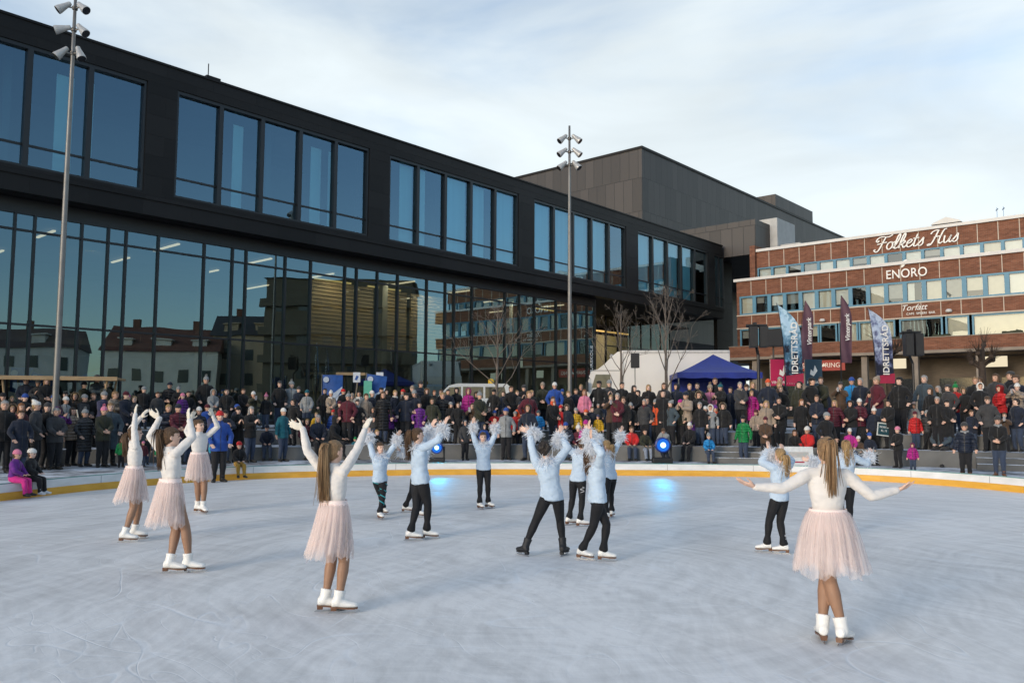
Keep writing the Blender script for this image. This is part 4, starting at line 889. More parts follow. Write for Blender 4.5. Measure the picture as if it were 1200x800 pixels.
# ------------------------------------------------------------------ the dark culture house (local x along the front towards the far end, y into the building)
AZB = .7264; D_ = V(math.sin(AZB), math.cos(AZB), 0); E_ = at(848, 383, 62)
ch = empty('culture_house', (E_[0], E_[1], 1.2), PI/2 - AZB, 'long black building with glazed upper floor overhanging a tall dark glass wall', 'building'); Z0 = 1.2
def chb(name, m, mats, smooth=False):
    m.v = [(x, y, z - Z0) for x, y, z in m.v]; return m.build(name, mats, ch, smooth=smooth)
XL = -86.0
m = MB(); m.box(XL, 0, 0, .6, 13.80, 14.56); m.box(XL, .0, .6, 22, 14.2, 14.5); m.box(XL, -39, .9, 22, 14.5, 15.02); m.box(XL, .02, -.05, .5, 14.56, 14.64); chb('roof_parapet', m, CLAD)
m = MB(); m.box(-42.0, -41.4, 1.2, 2.4, 15.02, 15.28); m.box(-41.9, -41.87, 1.3, 1.33, 15.28, 15.8); chb('roof_box', m, CLAD)
m = MB(); m.box(XL, 0, 0, .6, 8.86, 9.69); m.box(XL, 0, -.06, -.003, 9.42, 9.69); chb('lower_band', m, CLAD)
m = MB(); m.box(XL, 0, .6, 6.3, 8.9, 9.05); chb('soffit', m, SOFF)
BAYS = [(-86, -76.3)] + [(-75.6, -66.3), (-65.0, -55.7), (-54.4, -44.85), (-43.72, -34.65), (-33.45, -24.22), (-22.88, -13.5), (-12.08, -2.33)]
m = MB(); e = XL
prev = None
for a, b in BAYS[1:] + [(-1.3, .3)]:
    p0 = {-75.6: -76.3}.get(a, prev)
    if p0 is not None: m.box(p0 + .001, a - .001, .004, .62, 9.69, 13.80)
    prev = b
m.v = [(x, y, z - Z0) for x, y, z in m.v]; m.each('facade_pier', CLAD, ch)
pane_u = []
for bi, (a, b) in enumerate(BAYS[1:] + [(-1.3, .3)]):
    n = 5 if b - a > 5 else 2; w = (b - a)/n; m = MB(); z0, z1 = 9.69, 13.80
    m.box(a, b, .05, .33, z1-.13, z1-.004); m.box(a, b, .05, .33, z0+.004, z0+.10); m.box(a, a+.09, .05, .33, z0+.10, z1-.13); m.box(b-.09, b, .05, .33, z0+.10, z1-.13)
    for i in range(1, n): m.box(a+i*w-.085, a+i*w+.085, .05, .33, z0+.10, z1-.13)
    for i in range(n): m.box(a+i*w+.086, a+(i+1)*w-.086, .17, .23, 10.44, 10.52)
    win = chb('window', m, MUL); g = MB()
    for i in range(n): g.quad((a+i*w+.05, .20, z0+.06), (a+(i+1)*w-.05, .20, z0+.06), (a+(i+1)*w-.05, .20, z1-.1), (a+i*w+.05, .20, z1-.1))
    g.v = [(x, y, z-Z0) for x, y, z in g.v]; g.build('glass_pane', GLASS_U, win)
    s_ = MB() # blinds let down behind some panes
    for i in {3: [], 4: [2, 4], 5: [0, 1, 2, 3], 6: [0, 1, 2, 3], 7: [0, 1], 2: [0]}.get(bi, []):
        s_.quad((a+i*w+.1, .42, z0+.1), (a+(i+1)*w-.1, .42, z0+.1), (a+(i+1)*w-.1, .42, z1-.12), (a+i*w+.1, .42, z1-.12))
    if bi == 4:
        for i, f0, f1 in ((0, .55, 1), (1, .1, .45), (2, .2, .5), (3, .3, .75)): s_.quad((a+(i+f0)*w, .5, z0+.1), (a+(i+f1)*w, .5, z0+.1), (a+(i+f1)*w, .5, z1-.12), (a+(i+f0)*w, .5, z1-.12))
    if bi in (2, 3):
        for i, f0, f1 in ((3, .55, .85), (1, .5, .75), (4, .06, .2)): s_.quad((a+(i+f0)*w, .8, z0+.1), (a+(i+f1)*w, .8, z0+.1), (a+(i+f1)*w, .8, z1-.4), (a+(i+f0)*w, .8, z1-.4))
    if s_.v: s_.v = [(x, y, z-Z0) for x, y, z in s_.v]; s_.build('roller_blind', SHEER, win)
m = MB(); m.box(XL, 0, .62, 12, 9.3, 9.45, 1); m.box(XL, 0, 6.0, 6.2, 9.45, 13.85, 0); m.box(XL, 0, .62, 12, 13.85, 14.0, 0)
for x in range(-84, 0, 5): m.box(x, x+.25, 1.6, 1.85, 9.45, 13.85, 0)
chb('upper_room', m, [ROOMW, ROOMF])
m = MB(); m.box(0, .3, .6, 22, 8.86, 14.5); m.box(.3, 3, .7, 1.0, 1.0, 13.7); chb('end_wall', m, CLAD)
# lower curtain wall
ML = [-85.0, -83.1, -80.0, -78.2, -76.3, -74.5, -71.7, -69.9, -68.3, -66.2, -64.5, -62.4, -60.1, -58.0, -56.2, -54.1, -52.6, -51.3, -49.8, -48.58, -47.98, -46.48, -45.58, -44.95, -43.76, -41.93, -40.72, -40.11, -38.27, -36.98, -35.14, -34.48, -33.26, -32.0, -30.09, -28.8, -28.16, -26.82, -24.19, -22.98, -21.64, -19.6, -17.66, -16.47, -15.64]
m = MB(); y0, y1 = 1.00, 1.16
for x in ML: m.box(x-.035, x+.035, y0-.04, y1, 1.21, 8.36)
m.box(ML[0], ML[-1], y0-.03, y1+.2, 8.361, 8.87)
for z in (7.82, 4.65, 1.9): m.box(ML[0], ML[-1], y0-.012, y1-.02, z-.035, z+.035)
m.box(ML[0], ML[-1], y0-.02, y1, 1.19, 1.36); cw = chb('curtain_wall', m, MUL)
g = MB(); 
for i in range(len(ML)-1): g.quad((ML[i]+.03, y0+.05, 1.3), (ML[i+1]-.03, y0+.05, 1.3), (ML[i+1]-.03, y0+.05, 8.4), (ML[i]+.03, y0+.05, 8.4))
g.v = [(x, y, z-Z0) for x, y, z in g.v]; g.build('glass_pane', GLASS_L, cw)
m = MB(); m.box(XL, -15.7, 16.0, 16.2, 1.2, 8.9, 0); m.box(XL, -15.7, 1.2, 16, 1.19, 1.215, 1); m.box(XL, -15.7, 1.4, 16, 8.50, 8.86, 0); m.box(XL, -37, 7, 16, 4.5, 4.75, 0); m.box(-15.7, -15.5, 1.02, 16, 1.2, 8.88, 0)
for x in (-80, -70, -60, -50.5, -40.5, -30.5, -20.5): m.box(x, x+.35, 4.0, 4.35, 1.2, 8.5, 0)
for x in np.arange(-82, -38, 3.1): m.box(x, x+.05, 6.95, 7.0, 4.75, 5.7, 1)
chb('lobby', m, [ROOMW, ROOMF])
m = MB()
for x0, x1 in ((-34.6, -32.0), (-31.7, -30.7), (-30.4, -28.4), (-28.1, -25.6)):
    z = 5.0
    while z < 8.1: m.box(x0, x1, 4.5, 4.6, z, z+.15); z += .19
chb('slatted_screen', m, WOODS)
m = MB()
for i, x in enumerate(np.arange(-84, -14, 4.15)):
    for y in ((2.0, 4.2), (6.6, 8.4)) if i % 3 else ((3.2, 5.0), (9.0, 11.2)): m.box(x-.05, x+.05, y[0], y[1], 8.36, 8.42)
m.v = [(x, y, z - Z0) for x, y, z in m.v]; m.each('ceiling_lamp', TUBEL, ch)
m = MB()
for x, y in ((-34.5, 4.3), (-31.2, 4.3), (-24.6, 3.2), (-21.2, 3.2), (-18.6, 3.6)): m.box(x, x+2.2, y, y+.10, 8.2, 8.27)
chb('warm_lamp', m, TUBEY)
for x in (-33.4, -30.1, -27.0, -23.5, -20.1, -44, -52, -5.5, -1.5): # the lit tubes also light the lobby
    l = bpy.data.lights.new('lobby_lamp', 'AREA'); l.shape = 'RECTANGLE'; l.size = 2.2; l.size_y = .12; l.energy = 42; l.color = (1, .74, .44); lo = bpy.data.objects.new('lobby_lamp', l); COL.objects.link(lo); lo.parent = ch
    lo.location = (x, 3.3 if -40 < x < -10 else 7.4 if x > -10 else 6, 8.1 - Z0); lo.rotation_euler = Vector((0, .55, -1)).to_track_quat('-Z', 'X').to_euler()
# recess with the glazed entrance behind
m = MB(); m.box(-15.4, 6, 14, 14.3, 1.2, 8.9); m.box(-15.4, 6, 6.35, 14, 8.88, 9.0); chb('recess_wall', m, SOFF)
MB2 = [-7.2, -5.6, -3.9, -2.3, -.8, .7, 2.2]; m = MB()
for x in MB2: m.box(x-.04, x+.04, 6.0, 6.15, 1.2, 8.87)
for z in (1.25, 4.0, 6.6): m.box(-7.2, 2.2, 6.01, 6.12, z, z+.08)
cw2 = chb('entrance_glazing', m, MUL); g = MB(); g.quad((-7.2, 6.06, 1.2), (2.2, 6.06, 1.2), (2.2, 6.06, 8.87), (-7.2, 6.06, 8.87)); g.v = [(x, y, z-Z0) for x, y, z in g.v]; g.build('glass_pane', glass('entrance_glass', (.62, .64, .56), .02, (.5, .6, .6, 1)), cw2)
m = MB(); m.box(-15.0, -7.5, 9.5, 9.62, 8.2, 8.32); m.box(-7.0, 2, 9.5, 9.62, 8.2, 8.32); chb('warm_lamp', m, TUBEY)
m = MB(); m.quad((-7.2, 9.9, 1.2), (2.2, 9.9, 1.2), (2.2, 9.9, 8.0), (-7.2, 9.9, 8.0)); chb('entrance_wall', m, mat('entrance_wall', (.30, .30, .23), .9))
# fly tower and the wing that crosses the end
m = MB(); m.box(1.13, 52, 8, 32, 8, 24.4); chb('fly_tower', m, ZINC)
m = MB(); m.box(1.05, 52.1, 7.92, 32.1, 24.4, 24.62); chb('tower_coping', m, CLAD)
m = MB(); m.box(40.6, 53, 13, 30, 24.62, 29.3); chb('roof_plant_room', m, ZINC)
m = MB(); m.box(.32, 30, -2.6, 8, 13.72, 16.4); chb('crossing_wing', m, ZINC)
# lettering up the edge of the glass
me = text_mesh('BIBLIOTEK  KULTURSKOLE', .37, mat('white_letters', (.8, .8, .78), .5, bump=0), .012, spacing=1.02, bold=.004)
o = mobj('lettering', me, ch); o.matrix_local = Matrix.Translation((-16.15, .90, 3.60 - Z0)) @ Matrix(((0, -1, 0, 0), (0, 0, -1, 0), (1, 0, 0, 0), (0, 0, 0, 1)))

# ------------------------------------------------------------------ the brick house (local x to the right along the front, y into the building)
B_ = at(863, 329, 58)
bh = empty('brick_house', (B_[0], B_[1], 1.2), -AZB, 'red brick house in stepped storeys with white cornices and blue windows', 'building')
def bhb(name, m, mats, parent=None):
    m.v = [(x, y, z - Z0) for x, y, z in m.v]; return m.build(name, mats, parent or bh)
BL = 24.6; MW = 1.12
m = MB(); m.box(0, BL, 0, .3, 10.02, 11.10); m.box(0, BL, 0, .3, 7.72, 8.58); m.box(0, .18, .0, 12, 5.3, 7.72); m.box(0, .18, .3, 12, 7.72, 11.1); m.box(0, .2, 0, .3, 8.58, 10.02); m.box(0, .16, 0, .3, 6.3, 7.66)
m.box(.73, BL, 1.5, 1.8, 12.24, 13.42); m.box(.73, .93, 1.5, 12, 11.1, 12.24); m.box(.5, .9, 1.2, 2.4, 11.1, 13.9); m.box(.73, .93, 1.8, 12, 12.24, 13.42)
x = MW
while x < BL:
    m.box(x-.022, x+.022, -.018, .05, 10.03, 11.09, 1); m.box(x-.022, x+.022, -.018, .05, 7.73, 8.575, 1)
    if x > 1: m.box(x-.022+.73, x+.022+.73, 1.482, 1.55, 12.25, 13.41, 1)
    x += MW
bhb('brick_wall', m, [BRICK, CREAM])
m = MB(); m.box(-.16, BL, -.16, .3, 11.101, 11.30); m.box(.62, BL, 1.36, 1.9, 13.421, 13.62); bhb('cornice', m, WTRIM)
m = MB(); m.box(-.1, BL, .3, 1.5, 11.12, 11.26); m.box(.7, BL, 1.9, 12, 13.3, 13.5); bhb('roof', m, CONC)
m = MB(); m.box(-.02, BL, -.05, .1, 8.581, 8.66); m.box(-.02, BL, -.06, .1, 7.64, 7.719); bhb('sill_band', m, CREAM)
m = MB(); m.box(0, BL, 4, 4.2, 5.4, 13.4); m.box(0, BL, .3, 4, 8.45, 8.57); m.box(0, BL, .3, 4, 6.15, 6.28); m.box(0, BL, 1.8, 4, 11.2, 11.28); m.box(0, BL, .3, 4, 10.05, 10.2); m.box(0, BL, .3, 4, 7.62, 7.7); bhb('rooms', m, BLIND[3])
def win_mesh(w, h, fr=.10, dep=.12, mid=False):
    m = MB(); m.box(0, fr, 0, dep, 0, h); m.box(w-fr, w, 0, dep, 0, h); m.box(fr, w-fr, 0, dep, h-fr*.9, h); m.box(fr, w-fr, 0, dep, 0, fr*.8)
    if mid: m.box(w/2-.04, w/2+.04, .01, dep-.01, fr*.8, h-fr*.9)
    a = m.mesh('window', BLUEF); g = MB(); g.quad((fr-.01, dep*.6, fr*.7), (w-fr+.01, dep*.6, fr*.7), (w-fr+.01, dep*.6, h-fr*.8), (fr-.01, dep*.6, h-fr*.8)); return a, g.mesh('glass_pane', GLASS_B), (w, h, fr)
def place_win(M3, x, y, z, blind=None, frac=1.0, half=None):
    a, g, (w, h, fr) = M3; o = mobj('window', a, bh, (x, y, z - Z0)); mobj('glass_pane', g, o)
    if blind is not None:
        b = MB(); z0 = fr + (h - 2*fr)*(1-frac); x0, x1 = (fr, w-fr) if half is None else (fr, fr + (w-2*fr)*half); b.quad((x0, .22, z0), (x1, .22, z0), (x1, .22, h-fr*.8), (x0, .22, h-fr*.8)); b.build('blind', BLIND[blind], o)
W2 = win_mesh(MW, 1.36, .13); W3 = win_mesh(MW, .94, .10)
KIND2 = [(0,1),(1,.4,.6),(2,.62),(1,.6),(2,1),(0,1),(2,.9),None,(0,1),(1,.8),(2,1,.45),(0,1),(1,1),(0,.7),(0,1),(2,1)]
KIND3 = [(2,1),(2,1),(1,.4),(1,1),(2,1),(2,.9),(1,.5),(2,1),None,(2,1),(1,.5),(2,1),(2,1),(0,1),(2,1),(2,1)]
for i in range(21):
    k = KIND2[i % 16]; place_win(W2, .2 + i*MW, .02, 8.66, *(() if k is None else k))
    k = KIND3[i % 16]; place_win(W3, .93 + i*MW, 1.52, 11.30, *(() if k is None else k))
m = MB(); gl_ = MB() # the same rows carried on past the frame's edge
for i in range(0):
    for (x0, y0, z0, h, fr) in ((.2 + i*MW, .02, 8.66, 1.36, .13), (.93 + i*MW, 1.52, 11.30, .94, .10)):
        m.box(x0, x0+fr, y0, y0+.12, z0, z0+h); m.box(x0+fr, x0+MW, y0, y0+.12, z0+h-fr, z0+h); gl_.quad((x0+fr, y0+.08, z0), (x0+MW, y0+.08, z0), (x0+MW, y0+.08, z0+h-fr), (x0+fr, y0+.08, z0+h-fr), 1 if i % 3 else 0)
LOWX = [(.2, 1.3), (1.55, 2.1), (3.7, 1.15), (4.9, 1.0), (5.95, 1.15), (7.2, 1.25), (8.5, 2.25), (11.0, 2.5), (13.65, 1.3), (15.1, 3.4), (18.6, 3.4), (22.1, 2.3)]
LB = [(1,.5), (1,.3), None, (0,.6), None, (0,1), (0,1), (1,.8,.6), (0,1), (0,1), (0,1), (0,1)]
for (x, w), k in zip(LOWX, LB): place_win(win_mesh(w, 1.30, .10), x, .02, 6.33, *(() if k is None else k))
m = MB(); m.box(-.1, BL, -1.15, .05, 5.52, 6.28); m.box(3.4, 8.3, -1.9, -1.151, 5.55, 6.25); bhb('balcony_wall', m, BRICK)
m = MB(); m.box(-.15, BL, -1.25, .1, 5.34, 5.519); m.box(3.35, 8.35, -2.0, -1.251, 5.36, 5.549); m.box(-.12, BL, -1.2, -.0, 6.281, 6.33); bhb('balcony_slab', m, mat('weathered_slab', (.24, .20, .16), .8, var=.15, scale=2))
m = MB(); m.box(0, BL, 1.8, 2.1, 1.2, 5.34); m.box(0, BL, .05, 1.8, 5.2, 5.33)
bhb('shop_wall', m, mat('shop_cladding', (.09, .07, .05), .8, col2=(.135, .105, .075), scale=3, stretch=(1, 1, 8), bump=.1))
m = MB()
for x in (1.5, 5.0, 8.9, 11.9, 15.4, 18.9, 22.4, 26): m.bbox(x, x+.36, -.9, -.54, 1.21, 5.33, .02)
m.v = [(x, y, z - Z0) for x, y, z in m.v]; m.each('column', mat('weathered_slab', (.24, .20, .16)), bh)
m = MB()
for x in (2.2, 6.6, 9.6, 12.8, 16.2, 19.7): m.box(x, x+2.1, 1.70, 1.79, 1.4, 3.9)
m.v = [(x, y, z - Z0) for x, y, z in m.v]; m.each('shop_window', mat('shop_glass', (.02, .022, .025), .12, spec=.8, bump=0), bh)
def plate(parent, name, x0, x1, y, z0, z1, col, th=.06): 
    m = MB(); m.bbox(x0, x1, y-th, y, z0, z1, .012); return bhb(name, m, col, parent)
sg = plate(bh, 'shop_sign', 5.0, 8.05, -1.32, 4.42, 5.12, mat('red_sign', (.32, .035, .02), .5))
me = text_mesh('SNAR    RING', .42, mat('sign_letters', (.80, .72, .62), .5, bump=0), .01); o = mobj('lettering', me, sg, (6.5, -1.40, 4.77 - Z0)); o.rotation_euler = (PI/2, 0, 0)
m = MB(); m.prism([(-.2, -.14), (.2, -.02), (.08, .17), (-.05, .02)], .02, 0, (6.62, -1.39, 4.77), (1, 0, 0), (0, 0, 1)); bhb('emblem', m, mat('sign_letters', (0, 0, 0)), sg)
for x, z, w in ((10.65, 4.5, .75), (1.2, 4.35, .5), (15.6, 4.45, 1.3)): plate(bh, 'lit_sign', x, x+w, -.2 if x < 12 else -.25, z, z+.62, emat('lit_panel', (1, .86, .6), .45))
plate(bh, 'lit_sign', 12.2, 12.45, -1.26, 5.40, 6.2, emat('lit_panel', (1, .86, .6), .45))
PLANT = mat('dark_evergreen', (.02, .028, .014), .9, col2=(.05, .055, .03), scale=20, bump=.6)
for x in (10.3, 13.2, 16.9, 19.6):
    sk = Skin(); r_ = np.random.default_rng(int(x*10))
    for q in range(9): sk.ell(V(x + q*.11, -1.0 + r_.normal()*.03, 6.36 - Z0 + r_.normal()*.02), V(.10, 0, 0), V(0, .12, 0), V(0, 0, .10 + .03*r_.random()), 5, 8)
    me = sk.fuse('flower_box', .04, 1, .03, 9); me.materials.append(PLANT); mobj('flower_box', me, bh)
m = MB(); m.bbox(-1.2, .6, 6, 9.5, 13.3, 16.9, .02); m.box(.6, 2.2, 6.5, 9.5, 13.4, 14.8); bhb('stair_tower', m, mat('pale_render', (.42, .42, .41), .8, var=.08, scale=2))
m = MB(); m.box(12.5, 13.9, 3.2, 4.8, 13.5, 14.05, 1); m.prism([(-.9, 0), (.9, 0), (.78, .12), (0, .42), (-.78, .12)], 1.9, 0, (13.2, 5.0, 14.05), (1, 0, 0), (0, 0, 1)); bhb('roof_vent', m, [WTRIM, mat('vent_dark', (.06, .055, .05), .8)])
for x in (16.2, 16.55):
    m = MB(); m.tube([V(x, 2.6, 13.6), V(x, 2.6, 14.5)], .02, 6); m.tube([V(x-.06, 2.6, 14.3), V(x+.06, 2.6, 14.42)], .035, 6); bhb('antenna', m, STEEL)

# lettering on the brick: script drawn as pen strokes
LETW = mat('channel_letters', (.80, .78, .73), .5, var=.03, bump=0)
def pen(strokes, sc, o, slant=.32, rad=(.045, .075)):
    """ribbon letters: heavier on the down strokes"""
    mb = MB()
    for st in strokes:
        P = [V(*p) for p in st]; Q = []
        for i in range(len(P)-1):
            a = P[max(i-1, 0)]; b = P[i]; c = P[i+1]; d = P[min(i+2, len(P)-1)]
            for j in range(6):
                t = j/6; Q.append(.5*(2*b + (c-a)*t + (2*a-5*b+4*c-d)*t*t + (3*b-a-3*c+d)*t**3))
        Q.append(P[-1]); Q = [V(q[0] + q[1]*slant, 0, q[1]) for q in Q]; n = len(Q); L, R_ = [], []
        for i in range(n):
            d = nrm(Q[min(i+1, n-1)] - Q[max(i-1, 0)]); w = V(-d[2], 0, d[0]); th = rad[0] + (rad[1]-rad[0])*abs(d[2])**1.5
            L.append(Q[i] + w*th); R_.append(Q[i] - w*th)
        vs = [tuple(V(*o) + q*sc + V(0, dy, 0)) for dy in (-.05, 0) for q in L + R_]
        k = 2*n; fs = []
        for i in range(n-1): fs += [(i, i+1, n+i+1, n+i), (k+i, k+n+i, k+n+i+1, k+i+1), (i, k+i, k+i+1, i+1), (n+i, n+i+1, k+n+i+1, k+n+i)]
        mb.add(vs, fs)
    return mb
GL = { # unit x-height letters, ascender 2
 'F': [[(0,-.1),(.15,-.2),(.38,.0),(.55,.7),(.72,1.5),(.80,1.75)], [(-.15,1.25),(-.05,1.6),(.25,1.8),(.7,1.78),(1.1,1.72),(1.45,1.95)], [(.05,.82),(.5,.92),(1.05,1.02)], [(-.15,1.25),(.05,1.15),(.15,1.35)], [(0,-.1),(-.12,.05),(.02,.16)]],
 'o': [[(.35,1),(.1,.8),(.05,.35),(.25,0),(.5,.1),(.62,.5),(.5,.9),(.35,1),(.55,.85),(.8,.95)]],
 'l': [[(0,.1),(.25,.6),(.45,1.5),(.38,1.95),(.22,1.6),(.15,.7),(.2,.05),(.45,.1),(.6,.35)]],
 'k': [[(0,.1),(.25,.6),(.45,1.5),(.38,1.95),(.22,1.6),(.15,.7),(.12,0)], [(.15,.45),(.45,.95),(.6,.8),(.45,.55),(.22,.5),(.45,.3),(.6,0),(.85,.3)]],
 'e': [[(.05,.45),(.4,.6),(.5,.88),(.32,1),(.1,.7),(.1,.25),(.3,0),(.55,.12),(.75,.45)]],
 't': [[(.25,1.6),(.15,.7),(.18,.08),(.4,.05),(.6,.35)], [(-.08,1.08),(.5,1.12)]],
 's': [[(0,.1),(.3,.75),(.42,1.05),(.45,.7),(.5,.25),(.3,0),(.05,.12)]],
 'H': [[(.1,.1),(-.1,.0),(-.05,-.12),(.2,0),(.42,.8),(.55,1.6),(.62,1.8)], [(-.1,1.35),(.05,1.65),(.4,1.8),(.62,1.8)], [(1.35,1.85),(1.1,1.7),(.95,1.0),(.9,.3),(1.05,0),(1.3,.2)], [(.3,.85),(.7,.95),(1.05,1.0)]],
 'u': [[(0,.95),(.05,.3),(.2,0),(.45,.25),(.62,.95)], [(.62,.95),(.55,.3),(.68,.02),(.9,.3)]] }
def word(s, adv): 
    out = []; x = 0
    for c in s:
        if c == ' ': x += .55; continue
        out += [[(p[0]+x, p[1]*.80) for p in st] for st in GL[c]]; x += adv[c]
    return out, x
ADV = {'F': 1.12, 'o': .72, 'l': .52, 'k': .78, 'e': .66, 't': .52, 's': .62, 'H': 1.35, 'u': .82}
st, wd = word('Folkets Hus', ADV); sc = 5.15/(wd + .3)
fh_ = bhb('script_sign', pen(st, sc, (9.25, 1.44, 12.46)), LETW)
me = text_mesh('ENORO', .80, LETW, .03, bold=.004, spacing=1.03); o = mobj('company_sign', me, bh, (11.55, -.07, 10.50 - Z0)); o.rotation_euler = (PI/2, 0, 0); o.scale = (.86, 1, 1)
m = MB(); m.prism([(-.16, -.22), (-.02, -.16), (.16, .05), (.20, .30), (.02, .24), (-.14, .06)], .05, 0, (11.42, -.03, 11.12), (1, 0, 0), (0, 0, 1)); bhb('leaf_emblem', m, LETW)
me = text_mesh('Torfatt', .52, LETW, .015, shear=.35); o = mobj('cafe_sign', me, bh, (11.9, -.07, 8.30 - Z0)); o.rotation_euler = (PI/2, 0, 0)
me = text_mesh('CAFE  SPISERI  BAR', .20, LETW, .01); o = mobj('cafe_sign', me, bh, (12.3, -.07, 7.92 - Z0)); o.rotation_euler = (PI/2, 0, 0)
for x, z in ((6.2, 7.78), (13.9, 7.85)):
    m = MB(); m.lathe([(.0, 0), (.16, .02), (.2, .1), (.12, .2), (0, .22)], (x, -.12, z), (0, 0, 1), 12); bhb('wall_lamp', m, WTRIM)

# ------------------------------------------------------------------ houses across the square, seen only in the glass
def house(name, x, y, w, d, h, rz, wallc, roofc, label, rows=3, ridge=2.6):
    o = empty(name, (x, y, .28), rz, label, 'house'); wm = mat('render_%d%d%d' % tuple(int(c*100) for c in wallc), wallc, .85, var=.1, scale=.8); rm = mat('roof_%d%d%d' % tuple(int(c*100) for c in roofc), roofc, .8, var=.2, scale=2)
    m = MB(); m.box(-w/2, w/2, -d/2, d/2, 0, h); m.build('wall', wm, o)
    m = MB(); m.prism([(-d/2-.4, 0), (d/2+.4, 0), (0, ridge)], w+.6, 0, (-w/2-.3, 0, h+.004), (0, 1, 0), (0, 0, 1)); m.build('roof', rm, o)
    m = MB(); n = int(w/2.6)
    for r_ in range(rows):
        for i in range(n):
            x0 = -w/2 + (i+.5)*w/n - .55; z0 = 1.0 + r_*(h-1)/rows
            for sgn in (-1, 1): m.box(x0, x0+1.1, sgn*d/2-.04, sgn*d/2+.04, z0, z0+1.4)
    if name == 'town_house':
        for q in (-.3, .22): c = MB(); c.box(w*q-.4, w*q+.4, -.6, .2, h+ridge*.5, h+ridge+1.0); c.build('chimney', mat('chimney_brick', (.14, .06, .04), .9), o)
        for q in (-.32, 0, .32): c = MB(); c.box(w*q-.8, w*q+.8, d*.2, d*.42, h+.35, h+1.5); c.box(w*q-1.0, w*q+1.0, d*.18, d*.45, h+1.5, h+1.65); c.build('dormer', wm, o)
    else:
        for r_ in range(1, rows+1): c = MB(); z_ = h*r_/(rows+1); c.box(-w/2-.5, w/2+.5, d/2+.01, d/2+.9, z_, z_+.9); c.build('balcony', wm, o)
    m.build('window', mat('far_window', (.02, .025, .03), .15, spec=.8, bump=0), o); return o
house('town_house', 62, -14, 22, 11, 8.5, 1.35, (.5, .48, .44), (.10, .06, .05), 'white rendered town house across the square with dark tiled roof')
house('town_house', 58, -40, 20, 12, 7.5, 1.1, (.32, .33, .34), (.06, .06, .07), 'grey town house across the square standing beside the white one', 2)
house('town_house', 60, 9, 13, 10, 8.0, 1.5, (.62, .58, .5), (.16, .06, .04), 'cream gabled house across the square with small red roof', 2, 3.4)
house('town_house', 64, 20, 12, 10, 10.5, 1.5, (.40, .30, .20), (.05, .05, .055), 'tall ochre town house across the square with slate roof', 3, 3.0)
house('town_house', 70, -28, 14, 10, 10.0, 1.2, (.45, .42, .40), (.13, .05, .035), 'pale town house across the square with steep red roof', 3, 3.6)
house('town_house', 48, -58, 18, 11, 9.0, .9, (.28, .22, .18), (.06, .05, .05), 'brown town house farthest back across the square', 3, 3.0)
house('office_block', 57, 31, 17, 13, 16.5, 1.62, (.10, .085, .06), (.04, .04, .04), 'tall dark office block across the square next to brick house', 4, .6)
# ================================================================== street furniture, vehicles, trees, banners
GALV = mat('galvanised_steel', (.20, .195, .185), .5, metal=.5, var=.12, scale=3, bump=.05); LAMPG = mat('lamp_housing', (.42, .42, .41), .4, metal=.2, var=.08, bump=.04); LENS = mat('lamp_lens', (.02, .02, .022), .12, spec=.9, bump=0); PBLK = mat('black_plastic', (.012, .012, .013), .5, bump=.1)
PZ = 1.20
def lamp_post(x, y, z0, top, heads, label):
    o = empty('lamp_post', (x, y, z0), 0, label, 'lamp post', 'tall floodlight posts by the ice'); h = top - z0
    m = MB(); m.tube([V(0,0,0), V(0,0,.9), V(0,0,h*.5), V(0,0,h-2.2), V(0,0,h)], [.092, .088, .075, .055, .042], 14); m.lathe([(.2, 0), (.2, .03), (.12, .05)], n=14); m.build('pole', GALV, o, smooth=True)
    m = MB(); m.box(-.06, .06, -.106, -.09, .9, 1.3); m.build('hatch', GALV, o)
    for dz, az, tilt in heads:
        a = math.radians(az); d = V(math.sin(a), math.cos(a), 0); p = V(0, 0, h - dz)
        m = MB(); c = p + d*.27; ax = nrm(d*math.cos(tilt) - UP*math.sin(tilt)); b = c - ax*.18
        m.lathe([(.045, -.02), (.065, 0), (.08, .12), (.105, .25), (.128, .36), (.13, .42), (.124, .425)], b, ax, 16); hd = m.build('floodlight', LAMPG, o, smooth=False)
        m = MB(); m.lathe([(0, .392), (.118, .397), (.12, .411), (.0, .412)], b, ax, 16); m.v = [tuple(V(*q) + ax*.018) for q in m.v]; m.build('lens', LENS, hd)
        m = MB(); m.tube([p, p + d*.2, c], [.028, .024, .02], 8); m.lathe([(.075, -.05), (.075, .05)], p, (0,0,1), 12); m.build('bracket', GALV, hd)
H3 = [(.53, 250, .75), (.53, 110, .75), (1.08, 255, .7), (1.08, 105, .75), (1.62, 255, .75), (1.62, 118, .85)]
lamp_post(2.28, 31.6, PZ, 13.3, [(a, b, c) for a, b, c in H3], 'tall slim lamp post with three pairs of floodlights behind the crowd')
lamp_post(-13.05, 23.0, .28, 14.3, [(.56, 245, .7), (.56, 110, .7), (1.23, 250, .35), (1.23, 105, .8), (1.96, 240, .85), (1.96, 112, 1.1)], 'tall grey lamp post with floodlights close to the ice at far left')

